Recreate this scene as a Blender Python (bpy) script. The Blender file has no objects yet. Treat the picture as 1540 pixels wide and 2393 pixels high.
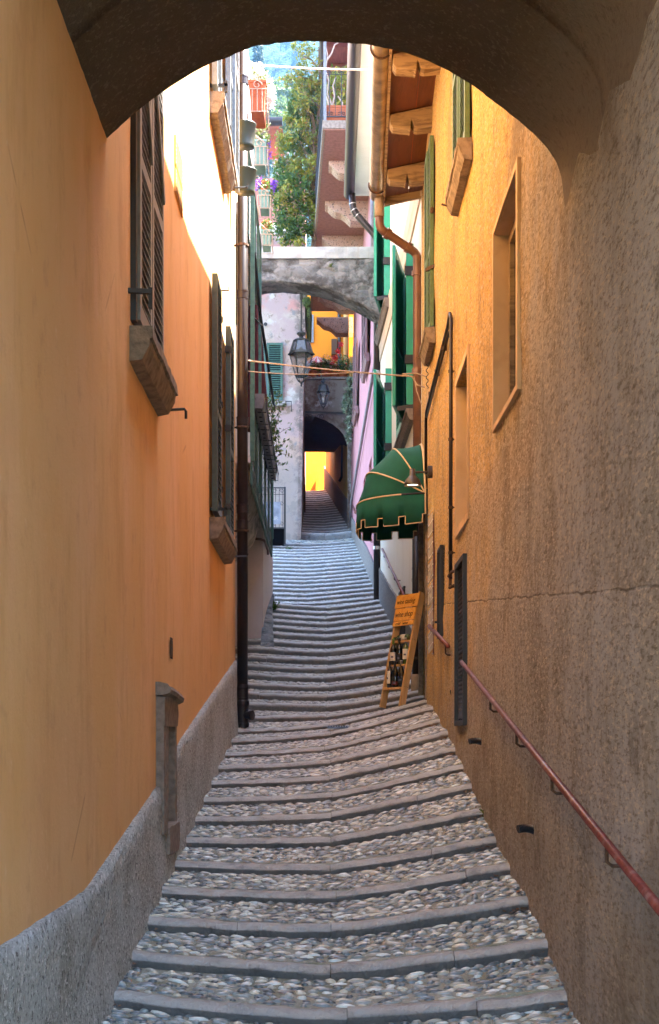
import bpy, math, random
import numpy as np
from math import radians as R, sin, cos, pi, sqrt
from mathutils import Vector, Matrix
random.seed(7); rng = np.random.default_rng(7)
S = bpy.context.scene
COL = S.collection
# ------------------------------------------------------------------ camera
F, CX, CY = 3213.0, 753.6, 1716.0          # focal length and principal point of a 1540 px wide picture
cam = bpy.data.cameras.new('camera'); camo = bpy.data.objects.new('camera', cam); COL.objects.link(camo)
camo.location = (0, 0, 0); camo.rotation_euler = (R(90), 0, 0)
cam.sensor_fit = 'HORIZONTAL'; cam.sensor_width = 36; cam.lens = F/1540*36
cam.shift_x = (770-CX)/1540; cam.shift_y = (CY-1196.5)/1540
cam.clip_start = .05; cam.clip_end = 3000
S.camera = camo
# ------------------------------------------------------------------ sky, sun, exposure
SUN = Vector((1.0, .30, 1.80)).normalized()      # towards the sun
el = math.asin(SUN.z); az = math.atan2(SUN.x, SUN.y)
w = bpy.data.worlds.new('World'); S.world = w; w.use_nodes = True
nt = w.node_tree; bg = nt.nodes['Background']
sky = nt.nodes.new('ShaderNodeTexSky'); sky.sky_type = 'NISHITA'; sky.sun_disc = False
sky.sun_elevation = el; sky.sun_rotation = az; sky.air_density = 1.0; sky.dust_density = 1.5
nt.links.new(sky.outputs[0], bg.inputs[0]); bg.inputs[1].default_value = .15
sl = bpy.data.lights.new('sun', 'SUN'); sl.energy = 4.6; sl.angle = R(.53); sl.color = (1, .93, .82)
so = bpy.data.objects.new('sun', sl); COL.objects.link(so); so.rotation_euler = SUN.to_track_quat('Z', 'Y').to_euler()
so.location = (20, 10, 30)
S.view_settings.view_transform = 'Standard'; S.view_settings.look = 'None'; S.view_settings.gamma = 1
S.view_settings.exposure = 4.05
S.cycles.use_denoising = True; S.cycles.max_bounces = 10; S.cycles.diffuse_bounces = 7; S.cycles.glossy_bounces = 3
S.cycles.transparent_max_bounces = 12; S.cycles.transmission_bounces = 4; S.cycles.volume_bounces = 0
S.cycles.caustics_reflective = False; S.cycles.caustics_refractive = False; S.cycles.sample_clamp_indirect = 8
S.cycles.use_adaptive_sampling = False

# ------------------------------------------------------------------ helpers
def U(px, py, d): return Vector(((px-CX)*d/F, d, (CY-py)*d/F))
def lerp(tab, v):
    return float(np.interp(v, [t[0] for t in tab], [t[1] for t in tab]))
SPLIT = {'collar', 'clamp', 'gutter_strap', 'hinge', 'ring', 'baluster', 'screw', 'peg', 'drain_hole', 'roof_beam', 'shutter_catch', 'slot', 'pipe_clip', 'scroll'}
class MB:
    def __init__(s): s.v = []; s.f = []; s.parts = []
    def add(s, v, f):
        s.parts.append((len(s.v), len(s.f))); o = len(s.v); s.v += [tuple(p) for p in v]; s.f += [tuple(i+o for i in q) for q in f]
    def box(s, x0, x1, y0, y1, z0, z1):
        x0, x1 = min(x0, x1), max(x0, x1); y0, y1 = min(y0, y1), max(y0, y1); z0, z1 = min(z0, z1), max(z0, z1)
        s.add([(x0,y0,z0),(x1,y0,z0),(x1,y1,z0),(x0,y1,z0),(x0,y0,z1),(x1,y0,z1),(x1,y1,z1),(x0,y1,z1)],
              [(0,3,2,1),(4,5,6,7),(0,1,5,4),(1,2,6,5),(2,3,7,6),(3,0,4,7)])
    def obox(s, c, ax, ay, az, hx, hy, hz):        # oriented box
        c = Vector(c); ax, ay, az = Vector(ax).normalized(), Vector(ay).normalized(), Vector(az).normalized()
        v = [c+ax*hx*i+ay*hy*j+az*hz*k for k in (-1,1) for (i,j) in ((-1,-1),(1,-1),(1,1),(-1,1))]
        s.add(v, [(0,3,2,1),(4,5,6,7),(0,1,5,4),(1,2,6,5),(2,3,7,6),(3,0,4,7)])
    def bar(s, p, q, wd, th, up=(0,0,1)):
        p, q = Vector(p), Vector(q); d = q-p; a = d.normalized(); u = Vector(up)
        b = a.cross(u)
        if b.length < 1e-4: b = a.cross(Vector((1,0,0)))
        b.normalize(); c = b.cross(a)
        s.obox((p+q)/2, a, b, c, d.length/2, wd/2, th/2)
    def tube(s, pts, r, n=8, cap=True):
        pts = [Vector(p) for p in pts]; m = len(pts)
        rs = r if isinstance(r, (list, tuple)) else [r]*m
        t0 = (pts[1]-pts[0]).normalized()
        u = t0.cross(Vector((0,0,1)));
        if u.length < 1e-3: u = t0.cross(Vector((1,0,0)))
        u.normalize(); V = []
        for i, p in enumerate(pts):
            t = (pts[min(i+1,m-1)]-pts[max(i-1,0)]).normalized()
            u = (u-t*u.dot(t)).normalized(); w_ = t.cross(u)
            for k in range(n):
                a = 2*pi*k/n; V.append(p+(u*cos(a)+w_*sin(a))*rs[i])
        Fc = [(i*n+k, i*n+(k+1)%n, (i+1)*n+(k+1)%n, (i+1)*n+k) for i in range(m-1) for k in range(n)]
        if cap: Fc += [tuple(range(n-1,-1,-1)), tuple((m-1)*n+k for k in range(n))]
        s.add(V, Fc)
    def lathe(s, prof, c, n=16, axis=None, a0=0):      # prof: (r, h)
        c = Vector(c); Z = Vector(axis).normalized() if axis is not None else Vector((0,0,1))
        X = Z.orthogonal().normalized() if axis is not None else Vector((1,0,0)); Y = Z.cross(X)
        V = [c+Z*h+(X*cos(2*pi*k/n+a0)+Y*sin(2*pi*k/n+a0))*r for (r, h) in prof for k in range(n)]
        m = len(prof)
        Fc = [(i*n+k, i*n+(k+1)%n, (i+1)*n+(k+1)%n, (i+1)*n+k) for i in range(m-1) for k in range(n)]
        if prof[0][0] > 1e-4: Fc.append(tuple(range(n-1,-1,-1)))
        if prof[-1][0] > 1e-4: Fc.append(tuple((m-1)*n+k for k in range(n)))
        s.add(V, Fc)
    def prism(s, poly, vec):                       # closed 3d polygon extruded
        n = len(poly); vec = Vector(vec); p = [Vector(q) for q in poly]
        s.add(p+[q+vec for q in p], [tuple(range(n-1,-1,-1)), tuple(range(n,2*n))]+[(i,(i+1)%n,n+(i+1)%n,n+i) for i in range(n)])
    def grid(s, P, closed=False):                   # P[i][j] points
        a, b = len(P), len(P[0])
        s.add([p for r_ in P for p in r_], [(i*b+j, i*b+(j+1)%b, (i+1)*b+(j+1)%b, (i+1)*b+j) for i in range(a-1) for j in range(b if closed else b-1)])
    def build(s, name, m, parent=None, smooth=False, bev=0):
        if name in SPLIT and 1 < len(s.parts) <= 100:
            pr = s.parts+[(len(s.v), len(s.f))]; out = None
            for (v0, f0), (v1, f1) in zip(pr[:-1], pr[1:]):
                o = mkobj(name, s.v[v0:v1], [tuple(i-v0 for i in q) for q in s.f[f0:f1]], m, parent, smooth, bev); out = out or o
            return out
        return mkobj(name, s.v, s.f, m, parent, smooth, bev)
def wpos(o):
    p = Vector((0,0,0))
    while o is not None: p = p+o.location; o = o.parent
    return p
def mkobj(name, v, f, m, parent=None, smooth=False, bev=0):
    V = np.asarray(v, dtype=np.float64).reshape(-1, 3)
    if parent is None:
        org = np.array([(V[:,0].min()+V[:,0].max())/2, (V[:,1].min()+V[:,1].max())/2, V[:,2].min()])
        base = org
    else:
        base = np.array(wpos(parent)); org = np.array([(V[:,0].min()+V[:,0].max())/2, (V[:,1].min()+V[:,1].max())/2, V[:,2].min()])
    me = bpy.data.meshes.new(name)
    me.from_pydata([tuple(x) for x in (V-org)], [], f if isinstance(f, list) else f.tolist())
    me.update()
    if smooth: me.polygons.foreach_set('use_smooth', [True]*len(me.polygons))
    if m is not None: me.materials.append(m)
    o = bpy.data.objects.new(name, me); COL.objects.link(o)
    if parent is not None: o.parent = parent; o.location = Vector(org-base)
    else: o.location = Vector(org)
    if bev:
        b = o.modifiers.new('bevel', 'BEVEL'); b.width = bev; b.segments = 2; b.limit_method = 'ANGLE'; b.angle_limit = R(40)
    return o
def tag(o, label=None, cat=None, group=None, kind=None):
    if label: o['label'] = label
    if cat: o['category'] = cat
    if group: o['group'] = group
    if kind: o['kind'] = kind
    return o
def thing(name, loc, label, cat, group=None):
    o = bpy.data.objects.new(name, None); o.empty_display_size = .1; COL.objects.link(o); o.location = loc
    return tag(o, label, cat, group)
def copy_tree(o, parent=None):
    c = o.copy(); COL.objects.link(c)
    if parent is not None: c.parent = parent
    for ch in [x for x in bpy.data.objects if x.parent == o]: copy_tree(ch, c)
    return c

# ------------------------------------------------------------------ materials
def N(t, kind, **kw):
    n = t.nodes.new(kind)
    for k, v in kw.items(): setattr(n, k, v)
    return n
class MT:
    def __init__(s, name, rough=.85, spec=.3, metal=0):
        s.m = bpy.data.materials.new(name); s.m.use_nodes = True; s.t = s.m.node_tree
        s.b = s.t.nodes['Principled BSDF']; s.b.inputs['Roughness'].default_value = rough
        s.b.inputs['Specular IOR Level'].default_value = spec; s.b.inputs['Metallic'].default_value = metal
        s.pos = N(s.t, 'ShaderNodeNewGeometry').outputs['Position']; s.col = None; s.h = None
    def L(s, a, b): s.t.links.new(a, b)
    def noise(s, scale, detail=4, rough=.55, sx=(1,1,1), off=0, dist=0):
        mp = N(s.t, 'ShaderNodeMapping'); mp.inputs['Scale'].default_value = sx; mp.inputs['Location'].default_value = (off, off*1.7, off*.6)
        s.L(s.pos, mp.inputs['Vector']); n = N(s.t, 'ShaderNodeTexNoise'); n.inputs['Scale'].default_value = scale
        n.inputs['Detail'].default_value = detail; n.inputs['Roughness'].default_value = rough; n.inputs['Distortion'].default_value = dist
        s.L(mp.outputs[0], n.inputs['Vector']); return n.outputs['Fac']
    def voronoi(s, scale, feature='F1', sx=(1,1,1), out='Distance'):
        mp = N(s.t, 'ShaderNodeMapping'); mp.inputs['Scale'].default_value = sx
        s.L(s.pos, mp.inputs['Vector']); n = N(s.t, 'ShaderNodeTexVoronoi', feature=feature); n.inputs['Scale'].default_value = scale
        s.L(mp.outputs[0], n.inputs['Vector']); return n.outputs[out]
    def xyz(s):
        n = N(s.t, 'ShaderNodeSeparateXYZ'); s.L(s.pos, n.inputs[0]); return n.outputs
    def step(s, v, lo, hi):
        r = N(s.t, 'ShaderNodeMapRange', interpolation_type='SMOOTHSTEP'); r.inputs['From Min'].default_value = lo; r.inputs['From Max'].default_value = hi
        s.L(v, r.inputs['Value']); return r.outputs[0]
    def math(s, op, a, b=None):
        n = N(s.t, 'ShaderNodeMath', operation=op)
        for i, q in enumerate((a, b)):
            if q is None: continue
            if isinstance(q, (int, float)): n.inputs[i].default_value = q
            else: s.L(q, n.inputs[i])
        return n.outputs[0]
    def mix(s, fac, c, mode='MIX'):                 # mixes colour c over current
        n = N(s.t, 'ShaderNodeMix', data_type='RGBA', blend_type=mode)
        if isinstance(fac, (int, float)): n.inputs[0].default_value = fac
        else: s.L(fac, n.inputs[0])
        if isinstance(s.col, tuple): n.inputs[6].default_value = (*s.col[:3], 1)
        else: s.L(s.col, n.inputs[6])
        if isinstance(c, tuple): n.inputs[7].default_value = (*c[:3], 1)
        else: s.L(c, n.inputs[7])
        s.col = n.outputs[2]; return s
    def addh(s, v, k):
        q = s.math('MULTIPLY', v, k); s.h = q if s.h is None else s.math('ADD', s.h, q); return s
    def done(s, bump=.3, dist=.01):
        if isinstance(s.col, tuple): s.b.inputs['Base Color'].default_value = (*s.col[:3], 1)
        elif s.col is not None: s.L(s.col, s.b.inputs['Base Color'])
        if s.h is not None:
            n = N(s.t, 'ShaderNodeBump'); n.inputs['Strength'].default_value = bump; n.inputs['Distance'].default_value = dist
            s.L(s.h, n.inputs['Height']); s.L(n.outputs[0], s.b.inputs['Normal'])
        return s.m
def simple(name, c, rough=.6, spec=.4, metal=0, var=.25, scale=20, bump=.1, dist=.004, streak=None):
    m = MT(name, rough, spec, metal); m.col = tuple(c)
    d = tuple(x*(1-var) for x in c); m.mix(m.step(m.noise(scale, 5), .35, .7), d)
    if streak: m.mix(m.step(m.noise(9, 4, .6, sx=(1,1,.08), off=3), .5, .75), tuple(streak))
    m.addh(m.noise(scale*4, 3), 1); return m.done(bump, dist)
def plaster(name, c1, c2, c3, streak, bumpk=.25, gscale=120, spots=None, dist=.004, stk=.55):
    m = MT(name, .92, .15); m.col = tuple(c1)
    m.mix(m.step(m.noise(.9, 5, .6), .4, .62), tuple(c2)); m.mix(m.math('MULTIPLY', m.step(m.noise(4, 6, .65, off=5), .5, .72), .6), tuple(c3))
    m.mix(m.math('MULTIPLY', m.step(m.noise(3.2, 5, .6, sx=(1,1,.09), off=9), .48, .75), stk), tuple(streak))
    if spots: m.mix(m.step(m.noise(gscale, 2, .5, off=2), .56, .68), tuple(spots))
    m.addh(m.noise(gscale, 4, .65), 1); m.addh(m.noise(6, 3), 2.0)
    return m.done(bumpk, dist)
MAT = {}
def peach():
    m = MT('peach_plaster', .9, .15); m.col = (.70,.40,.155)
    m.mix(m.math('MULTIPLY', m.step(m.noise(.7, 5, .65), .38, .64), .8), (.72,.44,.20))
    m.mix(m.math('MULTIPLY', m.step(m.noise(1.3, 6, .65, sx=(1,1,.22), off=4), .48, .7), .5), (.78,.48,.27))
    m.mix(m.math('MULTIPLY', m.step(m.noise(2.2, 6, .7, sx=(1,1,.3), off=11), .48, .70), .65), (.56,.30,.10))
    m.mix(m.math('MULTIPLY', m.step(m.noise(5, 6, .75, off=21), .52, .72), .45), (.52,.27,.12))
    m.mix(m.math('MULTIPLY', m.step(m.noise(.55, 4, .6, off=33), .55, .66), .35), (.66,.36,.17))
    ck = m.math('SUBTRACT', 1.0, m.step(m.voronoi(.55, feature='DISTANCE_TO_EDGE', sx=(1,1,.6)), .001, .004)); ck = m.math('MULTIPLY', ck, m.step(m.noise(1.1, 4, off=91), .56, .62)); m.mix(m.math('MULTIPLY', ck, .5), (.36,.17,.06))
    m.mix(m.math('MULTIPLY', m.step(m.noise(11, 5, .75, off=51), .62, .72), .4), (.80,.56,.34))
    m.addh(m.noise(45, 5, .7), 1); m.addh(m.noise(5, 4), 2); return m.done(.4, .007)
MAT['peach'] = peach()
def roughwall():
    m = MT('weathered_render', .95, .1)
    x, y, z = m.xyz()
    # ochre coat on the far and upper part, bare brown render on the near and lower part
    n1 = m.noise(1.3, 6, .65)
    m.col = (.54,.49,.41)
    m.mix(m.step(m.noise(2.2, 6, .7, off=3), .4, .68), (.40,.335,.255))
    m.mix(m.math('MULTIPLY', m.step(m.noise(5, 5, .7, sx=(1,1,.25), off=13), .45, .7), .8), (.50,.46,.40))
    # ochre: far (y large) and high
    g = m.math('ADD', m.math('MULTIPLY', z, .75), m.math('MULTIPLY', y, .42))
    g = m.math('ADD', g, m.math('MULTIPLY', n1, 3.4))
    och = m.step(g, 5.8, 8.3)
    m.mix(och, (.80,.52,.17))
    m.mix(m.math('MULTIPLY', och, m.step(m.noise(2.5, 5, .65, sx=(1,1,.3), off=7), .42, .7)), (.74,.45,.15))
    m.mix(m.math('MULTIPLY', och, m.step(m.noise(1.1, 5, .6, sx=(1,1,.5), off=17), .52, .7)), (.62,.42,.20))
    # paler patched stripe under the ochre edge
    ln = m.math('ADD', z, m.math('MULTIPLY', m.noise(3, 4, off=31), .35))
    band = m.math('MULTIPLY', m.step(ln, 1.58, 1.70), m.math('SUBTRACT', 1.0, m.step(ln, 1.92, 2.02)))
    band = m.math('MULTIPLY', band, m.math('MULTIPLY', m.step(y, 7.2, 7.7), m.math('SUBTRACT', 1.0, m.step(y, 11.5, 12.2))))
    m.mix(m.math('MULTIPLY', band, .8), (.56,.43,.29))
    m.mix(m.math('MULTIPLY', m.math('MULTIPLY', m.step(m.noise(1.6, 6, .7, sx=(1,1,.45), off=83), .40, .58), m.math('SUBTRACT', 1.0, m.step(y, 5.4, 8.5))), .85), (.64,.62,.58))
    # dirt speckle and pits
    m.mix(m.math('MULTIPLY', m.step(m.noise(2.0, 6, .7, sx=(1,1,.22), off=23), .5, .72), .55), (.22,.165,.11))
    m.mix(m.math('MULTIPLY', m.step(m.noise(1.7, 5, .6, sx=(1,1,.12), off=53), .6, .72), m.math('SUBTRACT', 1.0, m.step(y, 5.2, 6.4))), (.55,.55,.55))
    sp = m.step(m.noise(44, 6, .82, sx=(1,.32,1), off=1), .485, .60)
    m.mix(m.math('MULTIPLY', sp, .62), (.16,.105,.055))
    m.mix(m.math('MULTIPLY', m.step(m.noise(50, 5, .8, sx=(1,.32,1), off=41), .52, .61), .8), (.80,.69,.52))
    m.mix(m.math('MULTIPLY', m.step(m.noise(1.15, 7, .72, sx=(1,.8,.4), off=103), .50, .66), .55), (.25,.195,.135))
    m.mix(m.math('MULTIPLY', m.step(m.noise(6, 6, .8, sx=(1,.5,.35), off=113), .56, .68), .45), (.17,.13,.09))
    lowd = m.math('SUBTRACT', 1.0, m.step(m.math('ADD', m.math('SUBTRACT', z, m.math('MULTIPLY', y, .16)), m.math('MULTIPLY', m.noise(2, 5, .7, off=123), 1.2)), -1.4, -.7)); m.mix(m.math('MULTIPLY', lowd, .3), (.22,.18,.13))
    # the level crack in the render
    cz = m.math('SUBTRACT', m.math('SUBTRACT', z, m.math('MULTIPLY', y, .088)), .09)
    cz = m.math('ADD', cz, m.math('MULTIPLY', m.math('SUBTRACT', m.noise(5, 4, off=61), .5), .05))
    crk = m.math('SUBTRACT', 1.0, m.step(m.math('ABSOLUTE', cz), .002, .009))
    m.mix(m.math('MULTIPLY', m.math('MULTIPLY', crk, m.step(m.noise(4, 4, off=77), .38, .55)), .6), (.12,.085,.055))
    m.addh(m.noise(44, 6, .82, sx=(1,.32,1), off=1), 1.5); m.addh(m.noise(5, 3), 1); m.addh(crk, -.5)
    return m.done(1, .03)
MAT['rough'] = roughwall()
def vaultm():
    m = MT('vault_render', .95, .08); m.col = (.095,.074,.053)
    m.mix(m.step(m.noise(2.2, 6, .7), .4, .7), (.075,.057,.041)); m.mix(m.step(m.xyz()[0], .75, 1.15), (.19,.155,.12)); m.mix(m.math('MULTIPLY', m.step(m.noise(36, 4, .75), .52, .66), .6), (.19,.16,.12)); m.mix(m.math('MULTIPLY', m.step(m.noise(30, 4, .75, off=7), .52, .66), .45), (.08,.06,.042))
    m.addh(m.noise(34, 4, .8), 1.2); m.addh(m.noise(9, 3), 1); return m.done(.8, .014)
MAT['vault'] = vaultm()
def roughcast():
    m = MT('roughcast_plinth', .95, .1); m.col = (.56,.58,.54)
    m.mix(m.step(m.noise(2.5, 5), .4, .65), (.42,.42,.37)); m.mix(m.step(m.noise(42, 4, .75), .52, .62), (.17,.17,.15))
    m.mix(m.step(m.noise(48, 3, .7, off=9), .54, .62), (.80,.79,.76))
    m.addh(m.noise(42, 4, .75), 1.5); m.addh(m.noise(20, 3), .8); return m.done(1, .03)
MAT['plinth'] = roughcast()
def curbm():
    m = MT('step_edge_stone', .42, .8); m.col = (.25,.275,.28)
    n = m.noise(3.5, 6, .65); m.mix(m.step(n, .42, .62), (.35,.35,.32)); m.mix(m.step(m.noise(9, 6, .7, off=6), .52, .7), (.115,.12,.13))
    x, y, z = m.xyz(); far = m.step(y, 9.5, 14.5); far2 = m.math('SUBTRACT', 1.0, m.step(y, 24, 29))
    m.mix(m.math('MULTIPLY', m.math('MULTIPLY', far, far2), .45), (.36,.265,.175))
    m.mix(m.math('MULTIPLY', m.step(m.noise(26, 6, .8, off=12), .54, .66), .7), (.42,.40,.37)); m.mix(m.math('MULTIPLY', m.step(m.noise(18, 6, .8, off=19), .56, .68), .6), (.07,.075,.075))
    gn = N(m.t, 'ShaderNodeNewGeometry'); sx_ = N(m.t, 'ShaderNodeSeparateXYZ'); m.L(gn.outputs['Normal'], sx_.inputs[0]); m.mix(m.math('MULTIPLY', m.math('SUBTRACT', 1.0, m.step(sx_.outputs[2], .15, .5)), .72), (.062,.062,.058)); m.mix(m.math('MULTIPLY', m.step(sx_.outputs[2], .45, .80), m.step(m.noise(7, 5, .7, off=29), .3, .55)), (.42,.435,.41))  # grime plus painted shade on upright faces; wear plus painted highlight on tops
    r = N(m.t, 'ShaderNodeMapRange'); r.inputs['To Min'].default_value = .16; r.inputs['To Max'].default_value = .62
    m.L(m.noise(14, 4, .6, off=3), r.inputs['Value']); m.L(r.outputs[0], m.b.inputs['Roughness'])
    m.addh(m.noise(24, 6, .78), 1.4); m.addh(m.noise(8, 3), 2); return m.done(1, .02)
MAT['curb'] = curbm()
def pebble():
    m = MT('river_pebbles', .32, .6)
    g = N(m.t, 'ShaderNodeNewGeometry'); rp = N(m.t, 'ShaderNodeValToRGB'); m.L(g.outputs['Random Per Island'], rp.inputs[0])
    cs = [(.053,.072,.078),(.25,.285,.265),(.105,.14,.145),(.36,.365,.295),(.072,.095,.10),(.53,.58,.53),(.18,.215,.205),(.28,.27,.22),(.14,.18,.185),(.49,.48,.37)]
    e = rp.color_ramp.elements; e[0].position = 0; e[0].color = (*cs[0],1); e[1].position = .1; e[1].color = (*cs[1],1)
    for i in range(2, 10): k = e.new(i/10); k.color = (*cs[i],1)
    rp.color_ramp.interpolation = 'CONSTANT'; m.col = rp.outputs[0]
    m.mix(m.math('MULTIPLY', m.step(m.noise(60, 4, .7), .5, .7), .45), (.33,.30,.27))
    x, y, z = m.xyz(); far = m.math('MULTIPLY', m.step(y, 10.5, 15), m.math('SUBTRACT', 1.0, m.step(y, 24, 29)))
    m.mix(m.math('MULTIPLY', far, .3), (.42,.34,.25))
    m.addh(m.noise(90, 3), 1); return m.done(.3, .004)
MAT['pebble'] = pebble()
def mortar():
    m = MT('step_mortar', .85, .25); m.col = (.255,.265,.215); m.mix(m.step(m.noise(3, 5), .4, .66), (.18,.19,.14))
    m.mix(m.step(m.noise(4, 5, .7, off=8), .56, .7), (.17,.18,.105)); m.mix(m.step(m.noise(80, 3), .55, .7), (.40,.37,.33))
    m.addh(m.noise(40, 5, .7), 1); return m.done(.6, .01)
MAT['mortar'] = mortar()
def masonry():
    m = MT('grey_masonry', .92, .2); m.col = (.15,.16,.17)
    m.mix(m.step(m.voronoi(4.5, sx=(1,1,1.7), out='Color'), .25, .75), (.23,.235,.24))
    m.mix(m.step(m.noise(3, 6, .7), .45, .62), (.07,.07,.07)); m.mix(m.step(m.noise(6, 6, .7, off=4), .6, .74), (.34,.32,.28))
    m.mix(m.math('MULTIPLY', m.step(m.noise(26, 5, .7, off=8), .55, .7), .6), (.10,.09,.08))
    m.addh(m.noise(18, 6, .7), 1); m.addh(m.voronoi(4.5, feature='DISTANCE_TO_EDGE', sx=(1,1,1.7)), 2.5); return m.done(1, .03)
MAT['masonry'] = masonry()
def oldwall():
    m = MT('stained_pink_plaster', .93, .12); m.col = (.42,.30,.235)
    x, y, z = m.xyz()
    up = m.step(m.math('ADD', z, m.math('MULTIPLY', m.noise(1.2, 4), 1.0)), 10.6, 10.9)
    m.mix(up, (.43,.35,.29)); up2 = m.step(m.math('ADD', z, m.math('MULTIPLY', m.noise(1.5, 4, off=2), .8)), 11.4, 11.6); m.mix(up2, (.46,.235,.20))
    m.mix(m.step(m.noise(1.1, 5, .6, off=5), .46, .58), (.38,.28,.26))
    m.mix(m.step(m.noise(1.8, 6, .7, off=15), .55, .64), (.23,.215,.205)); m.mix(m.math('MULTIPLY', m.step(m.noise(2.7, 7, .75, off=25), .54, .62), .85), (.21,.16,.115))
    m.mix(m.step(m.noise(2.3, 5, .6, off=35), .62, .7), (.46,.42,.37)); 
    low = m.math('SUBTRACT', 1.0, m.step(m.math('ADD', z, m.noise(1.5, 4, off=12)), 7.2, 8.2)); m.mix(m.math('MULTIPLY', low, .7), (.26,.24,.22))
    edge = m.math('MULTIPLY', m.step(m.math('ADD', x, m.math('MULTIPLY', m.noise(3, 5, off=71), .5)), -.55, -.3), m.step(m.noise(5, 6, .75, off=45), .42, .56)); m.mix(edge, (.17,.145,.125))
    m.addh(m.noise(16, 6, .7), 1); return m.done(.5, .012)
MAT['old'] = oldwall()
def terrwall():
    m = MT('mouldy_terrace_render', .95, .1); m.col = (.27,.245,.22); m.mix(m.step(m.noise(1.8, 6, .7), .42, .6), (.13,.085,.06))
    m.mix(m.step(m.noise(2.6, 5, .65, off=9), .55, .66), (.40,.39,.37)); m.mix(m.step(m.noise(2.1, 6, .7, off=19), .56, .68), (.07,.065,.06))
    m.addh(m.noise(20, 5), 1); return m.done(.5, .01)
MAT['terrace'] = terrwall()
MAT['pink'] = plaster('pink_plaster', (.46,.225,.24), (.44,.21,.225), (.40,.19,.20), (.50,.27,.285), .2, 90, dist=.003)
MAT['cream'] = plaster('cream_plaster', (.78,.74,.62), (.76,.71,.58), (.74,.69,.57), (.66,.60,.48), .15, 90, dist=.002)
MAT['beige'] = simple('beige_band', (.60,.48,.34), .85, .2, var=.15, scale=5, bump=.3)
MAT['greyplinth'] = simple('grey_plinth_render', (.21,.195,.18), .95, .1, var=.4, scale=30, bump=.8, dist=.01)
MAT['yellow'] = simple('yellow_wall', (.50,.155,.0), .9, .1, var=.03, scale=2)
MAT['orange'] = simple('orange_wall', (.62,.22,.02), .9, .1, var=.07, scale=2)
MAT['ochre'] = plaster('ochre_plaster', (.62,.40,.13), (.55,.33,.10), (.45,.28,.11), (.40,.26,.11), .3, 60)
MAT['redwall'] = simple('brick_red_wall', (.34,.14,.11), .9, .1, var=.2, scale=3)
MAT['palepink'] = plaster('pale_pink_plaster', (.52,.43,.39), (.50,.42,.385), (.44,.37,.34), (.56,.49,.45), .25, 60)
MAT['mauve'] = simple('mauve_underside', (.33,.17,.135), .9, .1, var=.22, scale=14, bump=.4)
def granite():
    m = MT('granite', .8, .3); m.col = (.48,.32,.25); m.mix(m.step(m.noise(28, 3, .6), .57, .62), (.10,.085,.08)); m.mix(m.math('MULTIPLY', m.step(m.noise(8, 3), .5, .7), .4), (.55,.45,.38))
    m.addh(m.noise(40, 3), 1); return m.done(.3, .006)
MAT['granite'] = granite()
MAT['sill'] = simple('sill_stone', (.25,.20,.15), .85, .25, var=.45, scale=18, bump=.7, dist=.01)
MAT['sillgrey'] = simple('grey_sill_stone', (.30,.28,.25), .9, .2, var=.4, scale=25, bump=.5, dist=.006)
MAT['nichestone'] = simple('niche_stone', (.25,.20,.16), .9, .2, var=.35, scale=22, bump=.8, dist=.01)
MAT['dkgreen'] = simple('dark_green_paint', (.035,.06,.055), .45, .5, var=.3, scale=25)
MAT['bluegrey'] = simple('grey_blue_paint', (.17,.19,.20), .5, .4, var=.3, scale=18)
MAT['shframe'] = simple('faded_grey_paint', (.21,.20,.19), .5, .4, var=.3, scale=12)
MAT['olive'] = simple('olive_green_paint', (.085,.15,.065), .5, .4, var=.25, scale=22)
MAT['emerald'] = simple('emerald_green_paint', (.014,.28,.165), .4, .5, var=.12, scale=10)
MAT['oldgreen'] = simple('old_green_paint', (.06,.125,.09), .6, .3, var=.3, scale=20)
MAT['pinkshut'] = simple('mauve_brown_paint', (.22,.13,.13), .6, .3, var=.2, scale=15)
MAT['brownpipe'] = simple('brown_painted_pipe', (.018,.012,.012), .4, .3, var=.3, scale=14, streak=(.028,.02,.019))
MAT['copper'] = simple('copper_brown_pipe', (.17,.085,.055), .32, .6, metal=.1, var=.2, scale=8)
MAT['purplepipe'] = simple('dull_purple_gutter', (.022,.015,.016), .35, .4, var=.2, scale=10)
MAT['brass'] = simple('oxidised_copper_gutter', (.52,.36,.19), .3, .7, metal=.75, var=.45, scale=6, bump=.5, dist=.01)
MAT['iron'] = simple('black_iron', (.018,.017,.017), .5, .4, var=.3, scale=40)
MAT['rusty'] = simple('rusty_iron', (.10,.06,.04), .8, .2, var=.5, scale=60, bump=.5)
MAT['handrail'] = simple('red_brown_handrail', (.15,.030,.022), .42, .45, var=.45, scale=26, streak=(.24,.14,.12))
MAT['greypipe'] = simple('grey_conduit', (.26,.24,.26), .6, .3, var=.2)
MAT['wire'] = simple('pale_cable', (.42,.34,.28), .7, .2, var=.3, scale=30)
MAT['white'] = simple('white_soffit', (.72,.74,.72), .6, .3, var=.05, scale=4)
MAT['terracotta'] = simple('terracotta', (.36,.105,.045), .8, .2, var=.18, scale=12)
MAT['tin'] = simple('sage_green_tin', (.028,.042,.028), .4, .5, var=.06, scale=6)
MAT['whitewire'] = simple('weathered_wire', (.42,.33,.26), .7, .3, var=.4, scale=60)
MAT['boxgreen'] = simple('dull_green_box', (.14,.26,.22), .5, .4, var=.2)
MAT['boxgrey'] = simple('grey_planter_plastic', (.15,.13,.125), .6, .4, var=.2)
MAT['netting'] = simple('green_netting', (.012,.055,.04), .7, .3, var=.3)
MAT['black'] = simple('dark_interior', (.006,.006,.006), .9, .05, var=.1)
MAT['darkglass'] = simple('dark_window_glass', (.02,.022,.025), .1, .6, var=.1)
MAT['awning'] = simple('green_awning_canvas', (.005,.085,.056), .8, .25, var=.22, scale=5, bump=.15, dist=.01)
MAT['piping'] = simple('cream_awning_piping', (.62,.50,.32), .7, .3, var=.15)
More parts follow.
